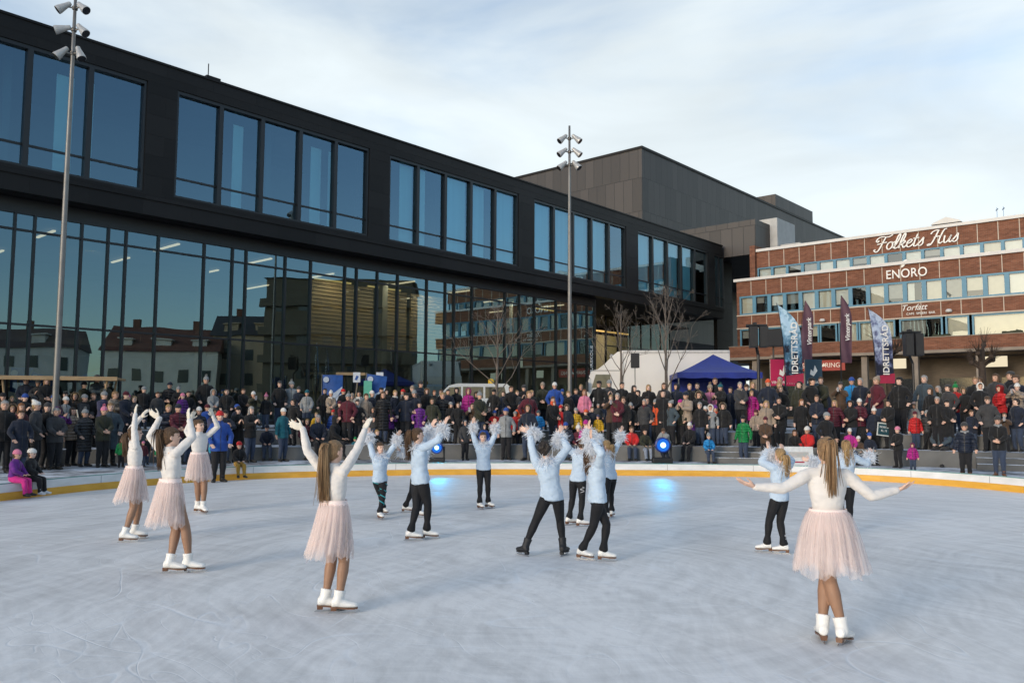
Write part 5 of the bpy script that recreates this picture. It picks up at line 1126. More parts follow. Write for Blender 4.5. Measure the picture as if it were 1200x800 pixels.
# ---- bare winter trees
BARK = mat('pale_bark', (.15, .125, .105), .85, var=.3, scale=9, bump=.5, bscale=25); BARKD = mat('dark_bark', (.05, .034, .024), .9, var=.3, scale=9, bump=.6, bscale=25)
def bare_tree(x, y, h, seed, label, pollard=False, spread=.5, rt=.075):
    rng = np.random.default_rng(seed); o = empty('bare_tree', (x, y, PZ), rng.random()*6, label, 'tree', 'bare winter trees on the plaza')
    m = MB(); th = h*(.30 if not pollard else .48); m.tube([V(0,0,0), V(.02,.01,th*.5), V(-.01,.02,th)] + ([] if pollard else [V(.02,0,h*.6), V(0,.02,h*.82), V(.01,.0,h)]), [rt*1.25, rt, rt*.85] + ([] if pollard else [rt*.5, rt*.25, .008]), 9); m.build('trunk', BARKD if pollard else BARK, o, smooth=True)
    m = MB()
    def grow(p, d, L, r_, lev):
        n = 5; pts = [p]; q = p.copy(); dd = d.copy()
        for i in range(n):
            dd = nrm(dd + rng.normal(size=3)*.09 + UP*.055); q = q + dd*L/n; pts.append(q)
        m.tube(pts, [max(r_*(1-.75*i/n), .0042) for i in range(n+1)], 5 if lev else 6, cap=False)
        if lev >= 3: return
        for i in range(rng.integers(3, 5) if lev < 2 else rng.integers(1, 3)):
            t = .25 + .75*rng.random(); k = min(int(t*n), n-1); b = pts[k] + (pts[k+1]-pts[k])*(t*n-k)
            s_ = nrm(np.cross(dd, rng.normal(size=3))); grow(b, nrm(dd*.75 + s_*.62), L*(.38 + .25*rng.random())*(1.1-t*.4), r_*.5*(1.1-.5*t), lev+1)
    if pollard:
        for i in range(6):
            a = i*1.05 + rng.random()*.5; p = V(0, 0, th*(.72 + .25*rng.random())); d = nrm(V(math.cos(a), math.sin(a), .75)); e = p + d*(.55 + .35*rng.random())
            m.tube([p, (p+e)/2 + UP*.03, e], [.085, .07, .085], 7); m.ball(tuple(e), .12, 0, 6)
            for j in range(26):
                dd = nrm(d*.5 + UP*.9 + rng.normal(size=3)*.42); grow(e, dd, .45 + .5*rng.random(), .011, 3)
    else:
        for i in range(12):
            z = th*(.82) + (h*.92 - th*.8)*(i/12)**.9; a = i*2.4 + rng.random(); up = 1.0 + .5*i/12; d = nrm(V(math.cos(a)*spread*1.5, math.sin(a)*spread*1.5, up)); grow(V(0, 0, z), d, (h - z)*.60 + .35, rt*.36*(1 - .5*i/12), 0)
    m.build('branches', BARKD if pollard else BARK, o)
bare_tree(-.62, 34.0, 5.2, 3, 'bare young tree in front of the reflecting glass beside white van', spread=.62)
bare_tree(4.92, 36.0, 5.4, 8, 'slender bare tree directly in front of the truck cab', spread=.42)
bare_tree(6.72, 35.0, 6.1, 5, 'taller bare tree with steep branches before the white truck box', spread=.40, rt=.085)
bare_tree(22.6, 38.5, 7.6, 12, 'dark pollarded tree with knotty heads before the brick balcony', True, rt=.17)
bare_tree(17.9, 38.0, 8.0, 15, 'pollarded tree half hidden behind the black loudspeaker', True, rt=.15)

# ---- white box truck
TRW = mat('truck_white', (.80, .76, .70), .4, var=.05, scale=.7, bump=.04); TYRE = mat('tyre', (.015, .015, .015), .8); CABG = mat('cab_glass', (.025, .03, .033), .08, spec=.9, bump=0); GREYP = mat('grey_bumper', (.10, .10, .10), .6)
tk = empty('box_truck', (8.0, 41.0, PZ), -.10, 'long white box truck parked behind the bare trees and blue tent', 'truck')
m = MB(); m.bbox(-2.4, 2.9, -1.2, 1.3, .95, 3.62, .04); m.build('cargo_box', TRW, tk)
m = MB(); m.box(-2.36, 2.86, -1.225, -1.203, .96, 1.08); m.box(-2.36, 2.86, -1.225, -1.203, 3.46, 3.58); m.box(-2.385, -2.31, -1.228, -1.204, 1.08, 3.46); m.build('box_rail', mat('truck_rail', (.55, .52, .48), .5), tk)
m = MB(); m.prism([(-4.15, .55), (-4.22, 1.25), (-4.02, 2.35), (-3.9, 2.62), (-3.6, 2.68), (-3.25, 2.95), (-2.85, 3.36), (-2.6, 3.56), (-2.45, 3.58), (-2.45, .55)], 2.2, 0, (0, 1.1, 0), (1, 0, 0), (0, 0, 1)); cb = m.build('cab', TRW, tk)
m = MB(); m.prism([(-3.90, 1.75), (-3.70, 2.42), (-2.98, 2.42), (-2.95, 1.75)], .03, 0, (0, -1.085, 0), (1, 0, 0), (0, 0, 1)); m.quad((-4.235, -.95, 1.36), (-4.235, .95, 1.36), (-4.02, .95, 2.3), (-4.02, -.95, 2.3)); m.build('cab_window', CABG, cb)
m = MB(); m.prism([(-2.93, .7), (-2.93, 2.3), (-2.915, 2.3), (-2.915, .7)], .012, 0, (0, -1.098, 0), (1, 0, 0), (0, 0, 1)); m.box(-3.6, -3.4, -1.115, -1.10, 1.2, 1.25); m.box(-3.95, -2.46, -1.108, -1.10, 2.60, 2.63); m.box(-2.475, -2.45, -1.11, -1.10, .6, 3.5); m.build('door_seam', GREYP, cb)
m = MB(); m.tube([V(-4.0, -1.1, 2.25), V(-4.12, -1.32, 2.2), V(-4.12, -1.32, 1.75)], .02, 6); m.bbox(-4.2, -4.06, -1.42, -1.24, 1.55, 2.05, .02); m.build('wing_mirror', PBLK, cb)
m = MB(); m.lathe([(.09, 0), (.09, .1), (.05, .16)], (-2.9, -.7, 3.3), (0, 0, 1), 12); m.build('beacon', mat('beacon_grey', (.4, .4, .4), .4), cb)
m = MB(); m.box(-4.28, -2.5, -1.0, 1.0, .40, .549); m.box(-2.4, 2.8, -.5, .5, .6, .94); m.build('chassis', GREYP, tk)
for wx in (-3.35, 1.0, 2.1):
    for sy in (-1, 1):
        m = MB(); m.lathe([(.22, -.14), (.46, -.13), (.5, -.07), (.5, .07), (.46, .13), (.22, .14)], (wx, sy*1.0, .5), (0, 1, 0), 20); w_ = m.build('wheel', TYRE, tk); m = MB(); m.lathe([(.21, -.145), (.21, .145)], (wx, sy*1.0, .5), (0, 1, 0), 16); m.build('rim', GALV, w_)

# ---- small white van, half hidden by the crowd
vn = empty('parked_van', (-2.0, 40.5, PZ), .05, 'white van with yellow roof beacon behind the crowd and bare tree', 'van')
m = MB(); m.prism([(-2.1, .45), (-2.15, 1.05), (-1.75, 1.2), (-1.15, 1.82), (-.7, 1.92), (1.7, 1.92), (1.85, 1.8), (1.95, 1.0), (1.95, .45)], 1.75, 0, (0, .87, 0), (1, 0, 0), (0, 0, 1)); m.build('body', mat('van_white', (.68, .68, .66), .35, var=.05), vn)
m = MB(); m.prism([(-1.62, 1.2), (-1.12, 1.72), (-.55, 1.76), (-.55, 1.2)], .02, 0, (0, -.865, 0), (1, 0, 0), (0, 0, 1)); m.prism([(-.45, 1.2), (-.45, 1.76), (.55, 1.76), (.55, 1.2)], .02, 0, (0, -.865, 0), (1, 0, 0), (0, 0, 1)); m.prism([(.65, 1.2), (.65, 1.76), (1.6, 1.76), (1.72, 1.2)], .02, 0, (0, -.865, 0), (1, 0, 0), (0, 0, 1)); m.build('side_window', CABG, vn)
for wx in (-1.35, 1.25):
    for sy in (-1, 1):
        m = MB(); m.lathe([(.16, -.1), (.31, -.1), (.34, -.05), (.34, .05), (.31, .1), (.16, .1)], (wx, sy*.8, .34), (0, 1, 0), 18); m.build('wheel', TYRE, vn)
m = MB(); m.lathe([(.14, 0), (.16, .04), (.15, .2), (.08, .26)], (.95, -.3, 1.92), (0, 0, 1), 14); m.build('roof_beacon', mat('amber', (.75, .45, .03), .35), vn)

# ---- blue pop-up tent
TBLUE = mat('tent_blue', (.006, .022, .22), .55, var=.15, scale=2, bump=.4, bscale=6, bdist=.03)
tt = empty('pop_up_tent', (9.45, 37.6, PZ), -.1, 'royal blue pop up tent with peaked roof standing beside white truck', 'tent')
w_ = 1.85; m = MB(); n = 10; ap = 3.28; ev = 2.36
for q in range(4):
    a0 = PI/4 + q*PI/2; a1 = a0 + PI/2; r_ = w_*math.sqrt(2); A = V(math.cos(a0)*r_, math.sin(a0)*r_, ev); B = V(math.cos(a1)*r_, math.sin(a1)*r_, ev); T = V(0, 0, ap); vs = []
    for i in range(n+1):
        for j in range(n+1):
            e = A + (B-A)*j/n; t = i/n; p = e + (T-e)*t; p[2] = ev + (ap-ev)*(t**1.25) - .05*math.sin(PI*t)*math.sin(PI*j/n); vs.append(tuple(p))
    m.add(vs, [(i*(n+1)+j, i*(n+1)+j+1, (i+1)*(n+1)+j+1, (i+1)*(n+1)+j) for i in range(n) for j in range(n)])
me = m.mesh('canopy', TBLUE, True); so = bpy.data.objects.new('canopy', me); link(so, tt)
m = MB(); s_ = w_ + .012
for q in range(4):
    a0 = PI/4 + q*PI/2; a1 = a0 + PI/2; r_ = s_*math.sqrt(2); A = V(math.cos(a0)*r_, math.sin(a0)*r_, 0); B = V(math.cos(a1)*r_, math.sin(a1)*r_, 0)
    for i in range(12):
        p, r2 = A + (B-A)*i/12, A + (B-A)*(i+1)/12; m.quad((p[0], p[1], ev-.26+.02*math.sin(i*2.1)), (r2[0], r2[1], ev-.26+.02*math.sin((i+1)*2.1)), (r2[0], r2[1], ev), (p[0], p[1], ev))
m.build('valance', TBLUE, tt)
m = MB(); m.quad((w_*.98, w_*.98, .05), (-w_*.98, w_*.98, .05), (-w_*.98, w_*.98, ev-.02), (w_*.98, w_*.98, ev-.02)); m.build('back_curtain', TBLUE, tt)
for sx in (-1, 1):
    for sy in (-1, 1):
        m = MB(); m.box(sx*(w_-.05)-.025, sx*(w_-.05)+.025, sy*(w_-.05)-.025, sy*(w_-.05)+.025, 0, ev); m.build('leg', GALV, tt)

# ---- timber stalls with blue banners
TIMB = mat('pale_timber', (.34, .22, .11), .7, col2=(.45, .31, .17), scale=3, stretch=(1, 8, 8), bump=.15); BANB = mat('banner_blue', (.02, .09, .33), .6, var=.15, bump=.1); BANL = mat('banner_light', (.50, .56, .66), .6, bump=.1)
def stall(x, y, rz, w, h, label):
    o = empty('timber_shelter', (x, y, PZ), rz, label, 'shelter', 'timber shelters before the glass front')
    m = MB(); m.bbox(-w/2-.15, w/2+.15, -1.0, 1.0, h, h+.07, .01); m.bbox(-w/2-.2, w/2+.2, -1.05, -.97, h-.05, h+.08, .01); m.build('roof', TIMB, o)
    for sx in (-1, 1):
        for sy in (-.85, .85): m = MB(); m.tube([V(sx*(w/2-.35), sy, 0), V(sx*(w/2-.12), sy, h)], .035, 6); m.build('post', TIMB, o)
stall(-14.9, 26.6, .3, 3.25, 1.62, 'wide pale timber shelter left of the grey lamp post'); stall(-8.1, 37.2, .12, 2.3, 2.22, 'narrow pale timber shelter behind the crowd between blue banners')
def swoosh(name, w, h, x, y, z, rz, tilt, label, lay=0, cat='banner'):
    o = empty(name, (x, y, z), rz, label, cat, 'blue sports banners'); o.rotation_euler = (0, tilt, rz)
    n = 10; m = MB(); vs = []
    for i in range(n+1):
        for j in range(7): vs.append((w*(j/6-.5), .05*math.sin(j*.9 + i*.25), h*i/n))
    m.add(vs, [(i*7+j, i*7+j+1, (i+1)*7+j+1, (i+1)*7+j) for i in range(n) for j in range(6)]); m.build('cloth', BANB, o, smooth=True)
    m = MB(); m.prism([(-w*.5, h*.18), (-w*.1, h*.12), (w*.3, h*.3), (w*.5, h*.55), (w*.5, h*.62), (w*.15, h*.42), (-w*.2, h*.3), (-w*.5, h*.34)], .012, 0, (0, -.075, 0), (1, 0, 0), (0, 0, 1)); m.prism([(-w*.5, h*.04), (w*.1, h*.05), (w*.5, h*.30), (w*.5, h*.4), (w*.05, h*.16), (-w*.5, h*.14)], .012, 0, (0, -.075, 0), (1, 0, 0), (0, 0, 1)); m.build('printed_swoosh', BANL, o)
    m = MB(); m.lathe([(0, 0), (.12, .0), (.12, .012), (0, .012)], (-w*.28, -.085, h*.84), (0, -1, 0), 12); m.build('printed_emblem', BANL, o)
    m = MB(); m.tube([V(-w/2, .02, -1.2), V(-w/2, .02, h+.05)], .018, 6); m.build('pole', GALV, o)
for a in ((.75, 1.35, 24, 458, 30, .3, 0, 'dark blue banner under the left end of the wide shelter'), (.95, 1.15, 38, 462, 29, .25, .35, 'tilted blue banner hanging behind the red haired woman'), (.80, 1.55, 121, 467, 29, .2, -.35, 'leaning blue banner with pale swoosh beside the pink bobble hat'), (.85, 1.25, 389, 462, 33.5, .1, 0, 'bright blue banner with pale swoosh under the narrow shelter'), (.85, 1.25, 437, 462, 33.5, .1, .12, 'bright blue banner with pale swoosh right of narrow shelter')):
    w, h, px, py, Y, rz, ti, lab = a; p = at(px, py, Y); swoosh('sports_banner', w, h, p[0], p[1], p[2]-h*.35, rz, ti, lab)
def placard(px, py, Y, w, h, lab):
    p = at(px, py, Y); o = empty('placard', tuple(p), .1, lab, 'placard', 'white placards above the narrow shelter'); m = MB(); m.bbox(-w/2, w/2, -.01, .01, -h/2, h/2, .004); m.build('board', mat('placard_white', (.66, .68, .72), .6), o)
    m = MB(); m.prism([(-w*.28, -h*.25), (w*.05, -h*.28), (w*.28, h*.1), (-w*.02, h*.2)], .008, 0, (0, -.012, 0), (1, 0, 0), (0, 0, 1)); m.build('printed_mark', BANB, o); m = MB(); m.tube([V(0, .02, -1.9), V(0, .02, h/2)], .015, 6); m.build('pole', GALV, o)
placard(418, 442, 33.6, .30, .42, 'small white placard above the left of two blue banners'); placard(445, 442, 33.6, .30, .42, 'small white placard at the right end of narrow shelter')
p = at(431, 458, 33.2); m = MB(); m.bbox(-.17, .17, -.02, .02, -.5, .42, .006); o = m.build('green_panel', mat('mint_green', (.10, .42, .30), .6), None, tuple(p)); tag(o, 'upright mint green panel between the two bright blue banners', 'panel')

# ---- feather flags
def flag_mat(name, cols, seed):
    m, t, out = newmat(name); b = t.add('ShaderNodeBsdfPrincipled'); b.inputs['Roughness'].default_value = .7; tc = t.add('ShaderNodeTexCoord'); mp = t.add('ShaderNodeMapping'); mp.inputs['Location'].default_value = (seed, 0, 0); mp.inputs['Scale'].default_value = (1.6, 1, 1.2); t.con(tc.outputs['Object'], mp.inputs[0]); n = t.add('ShaderNodeTexNoise'); n.inputs['Scale'].default_value = 2.2; n.inputs['Detail'].default_value = 6; n.inputs['Roughness'].default_value = .65; t.con(mp.outputs[0], n.inputs['Vector'])
    sp = t.add('ShaderNodeSeparateXYZ'); t.con(tc.outputs['Object'], sp.inputs[0]); mr = t.add('ShaderNodeMapRange'); t.con(sp.outputs[2], mr.inputs['Value']); mr.inputs['From Min'].default_value = 1.6; mr.inputs['From Max'].default_value = 4.2; mr.inputs['To Min'].default_value = -.18; mr.inputs['To Max'].default_value = .16
    ad = t.add('ShaderNodeMath', operation='ADD'); t.con(n.outputs['Fac'], ad.inputs[0]); t.con(mr.outputs[0], ad.inputs[1]); cr = t.add('ShaderNodeValToRGB'); e = cr.color_ramp.elements; e[0].position = .42; e[1].position = .66; e[0].color = rgb(cols[0]); e[1].color = rgb(cols[2]); x = e.new(.54); x.color = rgb(cols[1]); t.con(ad.outputs[0], cr.inputs[0]); t.con(cr.outputs[0], b.inputs['Base Color']); t.con(b.outputs[0], out.inputs[0]); return m
FLN = flag_mat('flag_print', [(.012, .016, .035), (.10, .24, .36), (.42, .60, .74)], 0); FLN2 = flag_mat('flag_print_two', [(.014, .016, .035), (.12, .14, .26), (.42, .50, .64)], 5); FLP = mat('flag_purple', (.085, .035, .055), .7, col2=(.12, .06, .08), scale=2, bump=.1); FLR = mat('flag_red', (.36, .02, .06), .7)
def feather_flag(px, pyt, pyb, Y, w, lean, M_, label, words, foot=None, rz=0.0, grp='feather flags above the crowd'):
    top = at(px, pyt, Y); bot = at(px, pyb, Y); H = top[2] - PZ; h0 = bot[2] - PZ; o = empty('feather_flag', (top[0], top[1], PZ), rz, label, 'flag', grp)
    n = 26; L, R_ = [], []
    for i in range(n+1):
        t = i/n; z = h0 + (H - h0)*t; bend = lean*(t**2.6); ww = w*(1 - max(0, (t-.60)/.40)**2.2)
        L.append(V(-w/2 + bend*1.0, .04*math.sin(3*t), z)); R_.append(V(-w/2 + bend + ww + .02, .06*math.sin(3*t+1), z - .12*(w-ww)))
    L2 = []
    m = MB(); k = 6; vs = []
    for a, b in zip(L, R_):
        for j in range(k+1): q = a + (b-a)*j/k; vs.append((q[0], q[1] + .03*math.sin(j*1.3 + q[2]*2.2), q[2]))
    m.add(vs, [(i*(k+1)+j, i*(k+1)+j+1, (i+1)*(k+1)+j+1, (i+1)*(k+1)+j) for i in range(n) for j in range(k)]); cl = m.build('cloth', M_, o, smooth=True)
    m = MB(); m.tube([V(-w/2-.02, 0, 0)] + [q + V(-.02, 0, 0) for q in L], [.03]*2 + [.022 - .014*i/n for i in range(n)], 7); m.build('pole', PBLK, o); m = MB(); m.box(-w/2-.45, -w/2+.4, -.05, .05, 0, .03); m.box(-w/2-.07, -w/2+.03, -.45, .45, .031, .06); m.build('foot', PBLK, o)
    if foot is not None:
        m = MB(); a, b = L[0], R_[0]; m.add([(a[0], a[1]-.05, a[2]-.0), (b[0], b[1]-.05, b[2]), (b[0]+.0, b[1]-.06, b[2]+.42), (a[0], a[1]-.06, a[2]+.30)], [(0, 1, 2, 3)]); m.build('printed_foot', foot, cl)
    if words:
        s, size, zt, dx, mm, sh = words; me = text_mesh(s, size, mm, .006, shear=sh, bold=.004); q = mobj('printed_letters', me, cl); ang = math.atan2(lean*.55, H-h0); q.matrix_local = Matrix.Translation((dx, -.12, zt)) @ Matrix.Rotation(-ang*.0 , 4, 'Y') @ Matrix(((0, -1, 0, 0), (0, 0, -1, 0), (1, 0, 0, 0), (0, 0, 0, 1)))
    return o
feather_flag(929, 355, 449, 33.0, .72, -.30, FLN, 'large navy and ice blue feather flag with red foot, left one', ('IDRETTSRÅD', .37, 3.25, .0, LETW, 0), FLR)
feather_flag(1035, 360, 449, 33.2, .74, -.28, FLN2, 'large navy feather flag with red foot before the brick house right part', ('IDRETTSRÅD', .36, 3.2, .0, LETW, 0), FLR)
feather_flag(944, 352, 425, 38, .52, .25, FLP, 'small plum coloured feather flag close beside the large blue flag', ('Vinterpark', .30, 4.4, .10, LETW, .2))
feather_flag(990, 346, 425, 38, .52, .10, FLP, 'small plum coloured feather flag standing alone before brick windows', ('Vinterpark', .30, 4.6, .04, LETW, .2))
def panel_banner(px, pyt, pyb, Y, w, col, label, txt, nm):
    p = at(px, pyt, Y); b = at(px, pyb, Y); o = empty('banner', (p[0], p[1], PZ), -.05, label, 'banner'); h1, h0 = p[2]-PZ, b[2]-PZ
    m = MB(); m.bbox(-w/2, w/2, -.015, .015, h0, h1, .005); c = m.build('cloth', mat(nm, col, .6, var=.12, scale=1, bump=.1), o)
    m = MB(); m.prism([(-.16, -.1), (.0, -.18), (.16, .06), (.05, .3), (-.02, .02), (-.12, .12)], .01, 0, (0, -.02, h1 - .55), (1, 0, 0), (0, 0, 1)); m.build('emblem', LETW, c)
    q = mobj('lettering', text_mesh(txt, .17, LETW, .004), c, (0, -.024, h1 - 1.0)); q.rotation_euler = (PI/2, 0, 0)
    for sx in (-1, 1): m = MB(); m.tube([V(sx*w/2, .03, 0), V(sx*w/2, .03, h1)], .02, 6); m.build('pole', GALV, o)
panel_banner(917, 421, 452, 34.6, 1.05, (.42, .008, .07), 'crimson upright banner with white emblem left of the large blue flag', 'VINTERPARK', 'banner_crimson')
panel_banner(953, 421, 452, 34.8, .72, (.02, .055, .085), 'narrow dark teal banner just right of the left blue flag', 'HAMAR', 'banner_teal')

# ---- loudspeakers on stands
def speaker(px, pyt, pyb, Y, w, d, label, double=False, pole=.035):
    p = at(px, pyt, Y); b = at(px, pyb, Y); o = empty('loudspeaker', (p[0], p[1], PZ), -.12, label, 'loudspeaker', 'black loudspeakers on stands'); h1, h0 = p[2]-PZ, b[2]-PZ
    for i, dx in enumerate((-.32, .32) if double else (0,)):
        ww = w*.52 if double else w
        m = MB(); m.prism([(-ww/2, -d/2), (ww/2, -d/2), (ww*.36, d/2), (-ww*.36, d/2)], h1 - h0, 0, (dx*w*1.0, 0, h0), (1, 0, 0), (0, 1, 0)); c = m.build('cabinet', PBLK, o)
        m = MB(); m.bbox(dx*w-ww*.44, dx*w+ww*.44, -d/2-.012, -d/2-.002, h0+.04, h1-.04, .004); m.build('grille', mat('speaker_grille', (.02, .02, .021), .7, bump=.6, bscale=200), c)
    m = MB(); m.tube([V(0, .05, 0), V(0, .05, h0-.3), V(0, .34 if double else .05, h0)] + ([V(0, .34, h1+.12)] if double else []), pole, 8); m.build('pole', PBLK, o)
    if double: m = MB(); m.box(-w*.62, w*.62, .1, .42, h1+.02, h1+.08); m.box(-w*.75, w*.55, -.1, -.05, h1+.05, h1+.10); m.box(-w*.3, -w*.1, -.15, .1, h1+.08, h1+.17); m.build('crossbar', PBLK, o)
    for k in range(3): a = k*2.09+.5; m = MB(); m.tube([V(0, .05, .7), V(math.cos(a)*.5, .05+math.sin(a)*.5, .02)], .016, 6); m.build('leg', PBLK, o)
speaker(888, 383, 407, 31.6, .62, .5, 'pair of black loudspeakers on tall stand right of the blue tent', True, .06)
speaker(1069, 391, 417, 31.6, .58, .5, 'black loudspeaker pair on tall stand near the right blue flag', True, .05)
speaker(906, 386, 406, 36.2, .95, .5, 'wide black loudspeaker behind the pair beside the blue tent', False, .04)
speaker(744, 414, 431, 33.4, .36, .34, 'single black loudspeaker on thin pole before the white truck', False, .016)

# ---- stage lamps on the walkway (lit blue)
def stage_lamp(px, py, Y, s, label, lit=1.0):
    p = at(px, py, Y); o = empty('stage_lamp', (p[0], p[1], .28), 0, label, 'stage lamp'); 
    m = MB(); m.bbox(-.30*s, .30*s, -.18*s, .18*s, 0, .17*s, .02); m.build('base', PBLK, o)
    for sx in (-1, 1): m = MB(); m.bbox(sx*.27*s-.03, sx*.27*s+.03, -.06*s, .06*s, .17*s, .60*s, .01); m.build('yoke', PBLK, o)
    m = MB(); m.lathe([(.10*s, .22*s), (.2*s, .16*s), (.235*s, 0), (.235*s, -.16*s), (.21*s, -.17*s)], (0, 0, .56*s), (0, 1, 0), 22); hd = m.build('head', mat('lamp_blue', (.008, .03, .20), .3, bump=.05), o)
    m = MB(); m.lathe([(0, 0), (.19*s, 0), (.19*s, .006), (0, .006)], (0, -.175*s, .56*s), (0, -1, 0), 22); m.build('lens', emat('lamp_glow_rim', (.02, .18, .8), .5), hd)
    m = MB(); m.lathe([(0, 0), (.085*s, 0), (.085*s, .006), (0, .006)], (0, -.187*s, .56*s), (0, -1, 0), 18); m.build('bulb', emat('lamp_glow_core', (.45, .85, 1), 1.6), hd)
    l = bpy.data.lights.new('stage_beam', 'SPOT'); l.energy = 110*lit; l.color = (.02, .50, 1.0); l.spot_size = math.radians(25); l.spot_blend = 1.0; l.shadow_soft_size = .12; lo = bpy.data.objects.new('stage_beam', l); COL.objects.link(lo); lo.parent = o; lo.location = (0, -.25*s, .6*s); lo.rotation_euler = Vector((.22 if lit >= 1 else -.25, -1, -.24)).to_track_quat('-Z', 'Y').to_euler(); return o
stage_lamp(776, 541, 25.0, 1.0, 'round blue stage lamp glowing on the walkway below orange jacket', .9)
stage_lamp(512, 541, 25.0, .8, 'small cyan stage lamp half hidden behind the blue topped skaters', 1.1)

# ---- sign board, poster on the barrier, rubbish
DTEAL = mat('sign_dark_teal', (.012, .05, .06), .5)
# ---- things held or set down in the crowd
def hand_prop_sign():
    p = at(1035.5, 503, 24.6); o = empty('hand_sign', tuple(p), .1, 'dark teal notice with pale frame held by woman at right', 'sign'); o.rotation_euler = (0, .12, .1)
    m = MB(); m.bbox(-.21, .21, -.012, .012, -.20, .20, .005); m.build('board', mat('sign_frame', (.55, .56, .52), .6), o); m = MB(); m.box(-.18, .18, -.02, -.0125, -.165, .165); b = m.build('panel', DTEAL, o)
    q = mobj('lettering', text_mesh('ISDISCO', .08, LETW, .002), b, (0, -.023, .07)); q.rotation_euler = (PI/2, 0, 0); q = mobj('lettering', text_mesh('KL 15', .08, LETW, .002), b, (0, -.023, -.04)); q.rotation_euler = (PI/2, 0, 0)
hand_prop_sign()
p = at(934, 546, 24.2); o = empty('poster_board', (p[0], p[1], .285), 0, 'white poster board with red stripe leaning below two red children', 'poster'); o.rotation_euler = (-.12, 0, -.05)
m = MB(); m.bbox(-.50, .50, -.012, .012, 0, .56, .006); b = m.build('board', mat('poster_white', (.62, .63, .62), .5), o); m = MB(); m.box(-.22, .22, -.018, -.0125, .08, .12); m.build('printed_stripe', FLR, b); m = MB(); m.box(-.36, .36, -.0175, -.0125, .24, .40); m.build('printed_picture', mat('poster_print', (.35, .40, .38), .6, col2=(.5, .42, .4), scale=14), b)
a, b = at(90, 480, 23.4), at(100, 539, 22.9); m = MB(); m.tube([V(*(a-b)) + V(0, 0, 0), V(0, 0, 0)], .022, 8); o = m.build('wooden_pole', mat('pale_pole', (.50, .45, .36), .6), None, tuple(b)); tag(o, 'long pale wooden pole held slanting by person in grey beanie', 'pole')
# tripod and camera
p = onz(1097, 527, .76); o = empty('camera_tripod', tuple(p), .3, 'black camera tripod with splayed legs on the step at right', 'tripod')
for k in range(3): a = k*2.09+.4; m = MB(); m.tube([V(0, 0, .95), V(math.cos(a)*.36, math.sin(a)*.36, .0)], .014, 6); m.build('leg', PBLK, o)
m = MB(); m.bbox(-.08, .08, -.12, .08, 1.0, 1.14, .01); m.tube([V(0, 0, .9), V(0, 0, 1.0)], .02, 6); m.lathe([(.04, 0), (.04, .12)], (0, -.12, 1.07), (0, -1, 0), 12); m.build('camera', PBLK, o)
# backpack worn by the man with the red headband
p = at(251, 522, 22.2); sk = Skin(); sk.loft([(V(0, 0, -.2), V(.14, 0, 0), V(0, .08, 0)), (V(0, 0, -.1), V(.16, 0, 0), V(0, .11, 0)), (V(0, 0, .1), V(.15, 0, 0), V(0, .10, 0)), (V(0, 0, .22), V(.10, 0, 0), V(0, .06, 0))], 14); me = sk.fuse('backpack', .02, 2, .008, 6); me.materials.append(cloth('turquoise_nylon', (.02, .22, .34), .5)); o = mobj('backpack', me, None, tuple(p)); tag(o, 'turquoise backpack hanging at the side of man in blue jacket', 'backpack')
m = MB(); m.tube([V(-.07, .05, .2), V(-.1, .12, .05), V(-.08, .08, -.15)], .012, 6); m.build('strap', PBLK, o)
# phones and cups held up
PH = MB(); PH.bbox(-.037, .037, -.005, .005, -.075, .075, .003); PHM = PH.mesh('phone', PBLK)
def phone(pr, label):
    o = mobj('phone', PHM); f = PROTO[('k' if pr['kid'] else 'a')+'phone']['fig']; w = (f.W['L'] + f.W['R'])/2 + V(0, -.10, .05)
    o.matrix_world = pr['o'].matrix_basis @ Matrix.Translation(Vector(w)) @ Matrix.Rotation(.2, 4, 'X'); tag(o, label, 'phone', 'phones held up by spectators')
    g = MB(); g.bbox(-.034, .034, -.007, -.0052, -.07, .07, .0005); g.build('screen', mat('phone_back', (.3, .3, .32), .3, bump=0), o)
# ================================================================== who stands where
make_gear(); make_protos()
for pr in PROTO.values(): # zip and hem lines on the jackets
    pass
LV = {'A': (.285, 28.9), 'S': (.285, 30.35), '1': (.76, 30.55), '2': (1.20, 31.6), '3': (1.20, 32.7), '4': (1.20, 34.0), 'B': (0.0, 0), 'I': (0.0, 0)}
HA = {'br': 'brown', 'dk': 'dark', 'bl': 'blond', 'gr': 'grey', 'gi': 'ginger', 'lb': 'lightbrown'}
PO = {'s': 'stand', 'p': 'pocket', 'c': 'clasp', 'a': 'clap', 'f': 'phone', 'S': 'sit', 'b': 'bend', 'w': 'wave'}
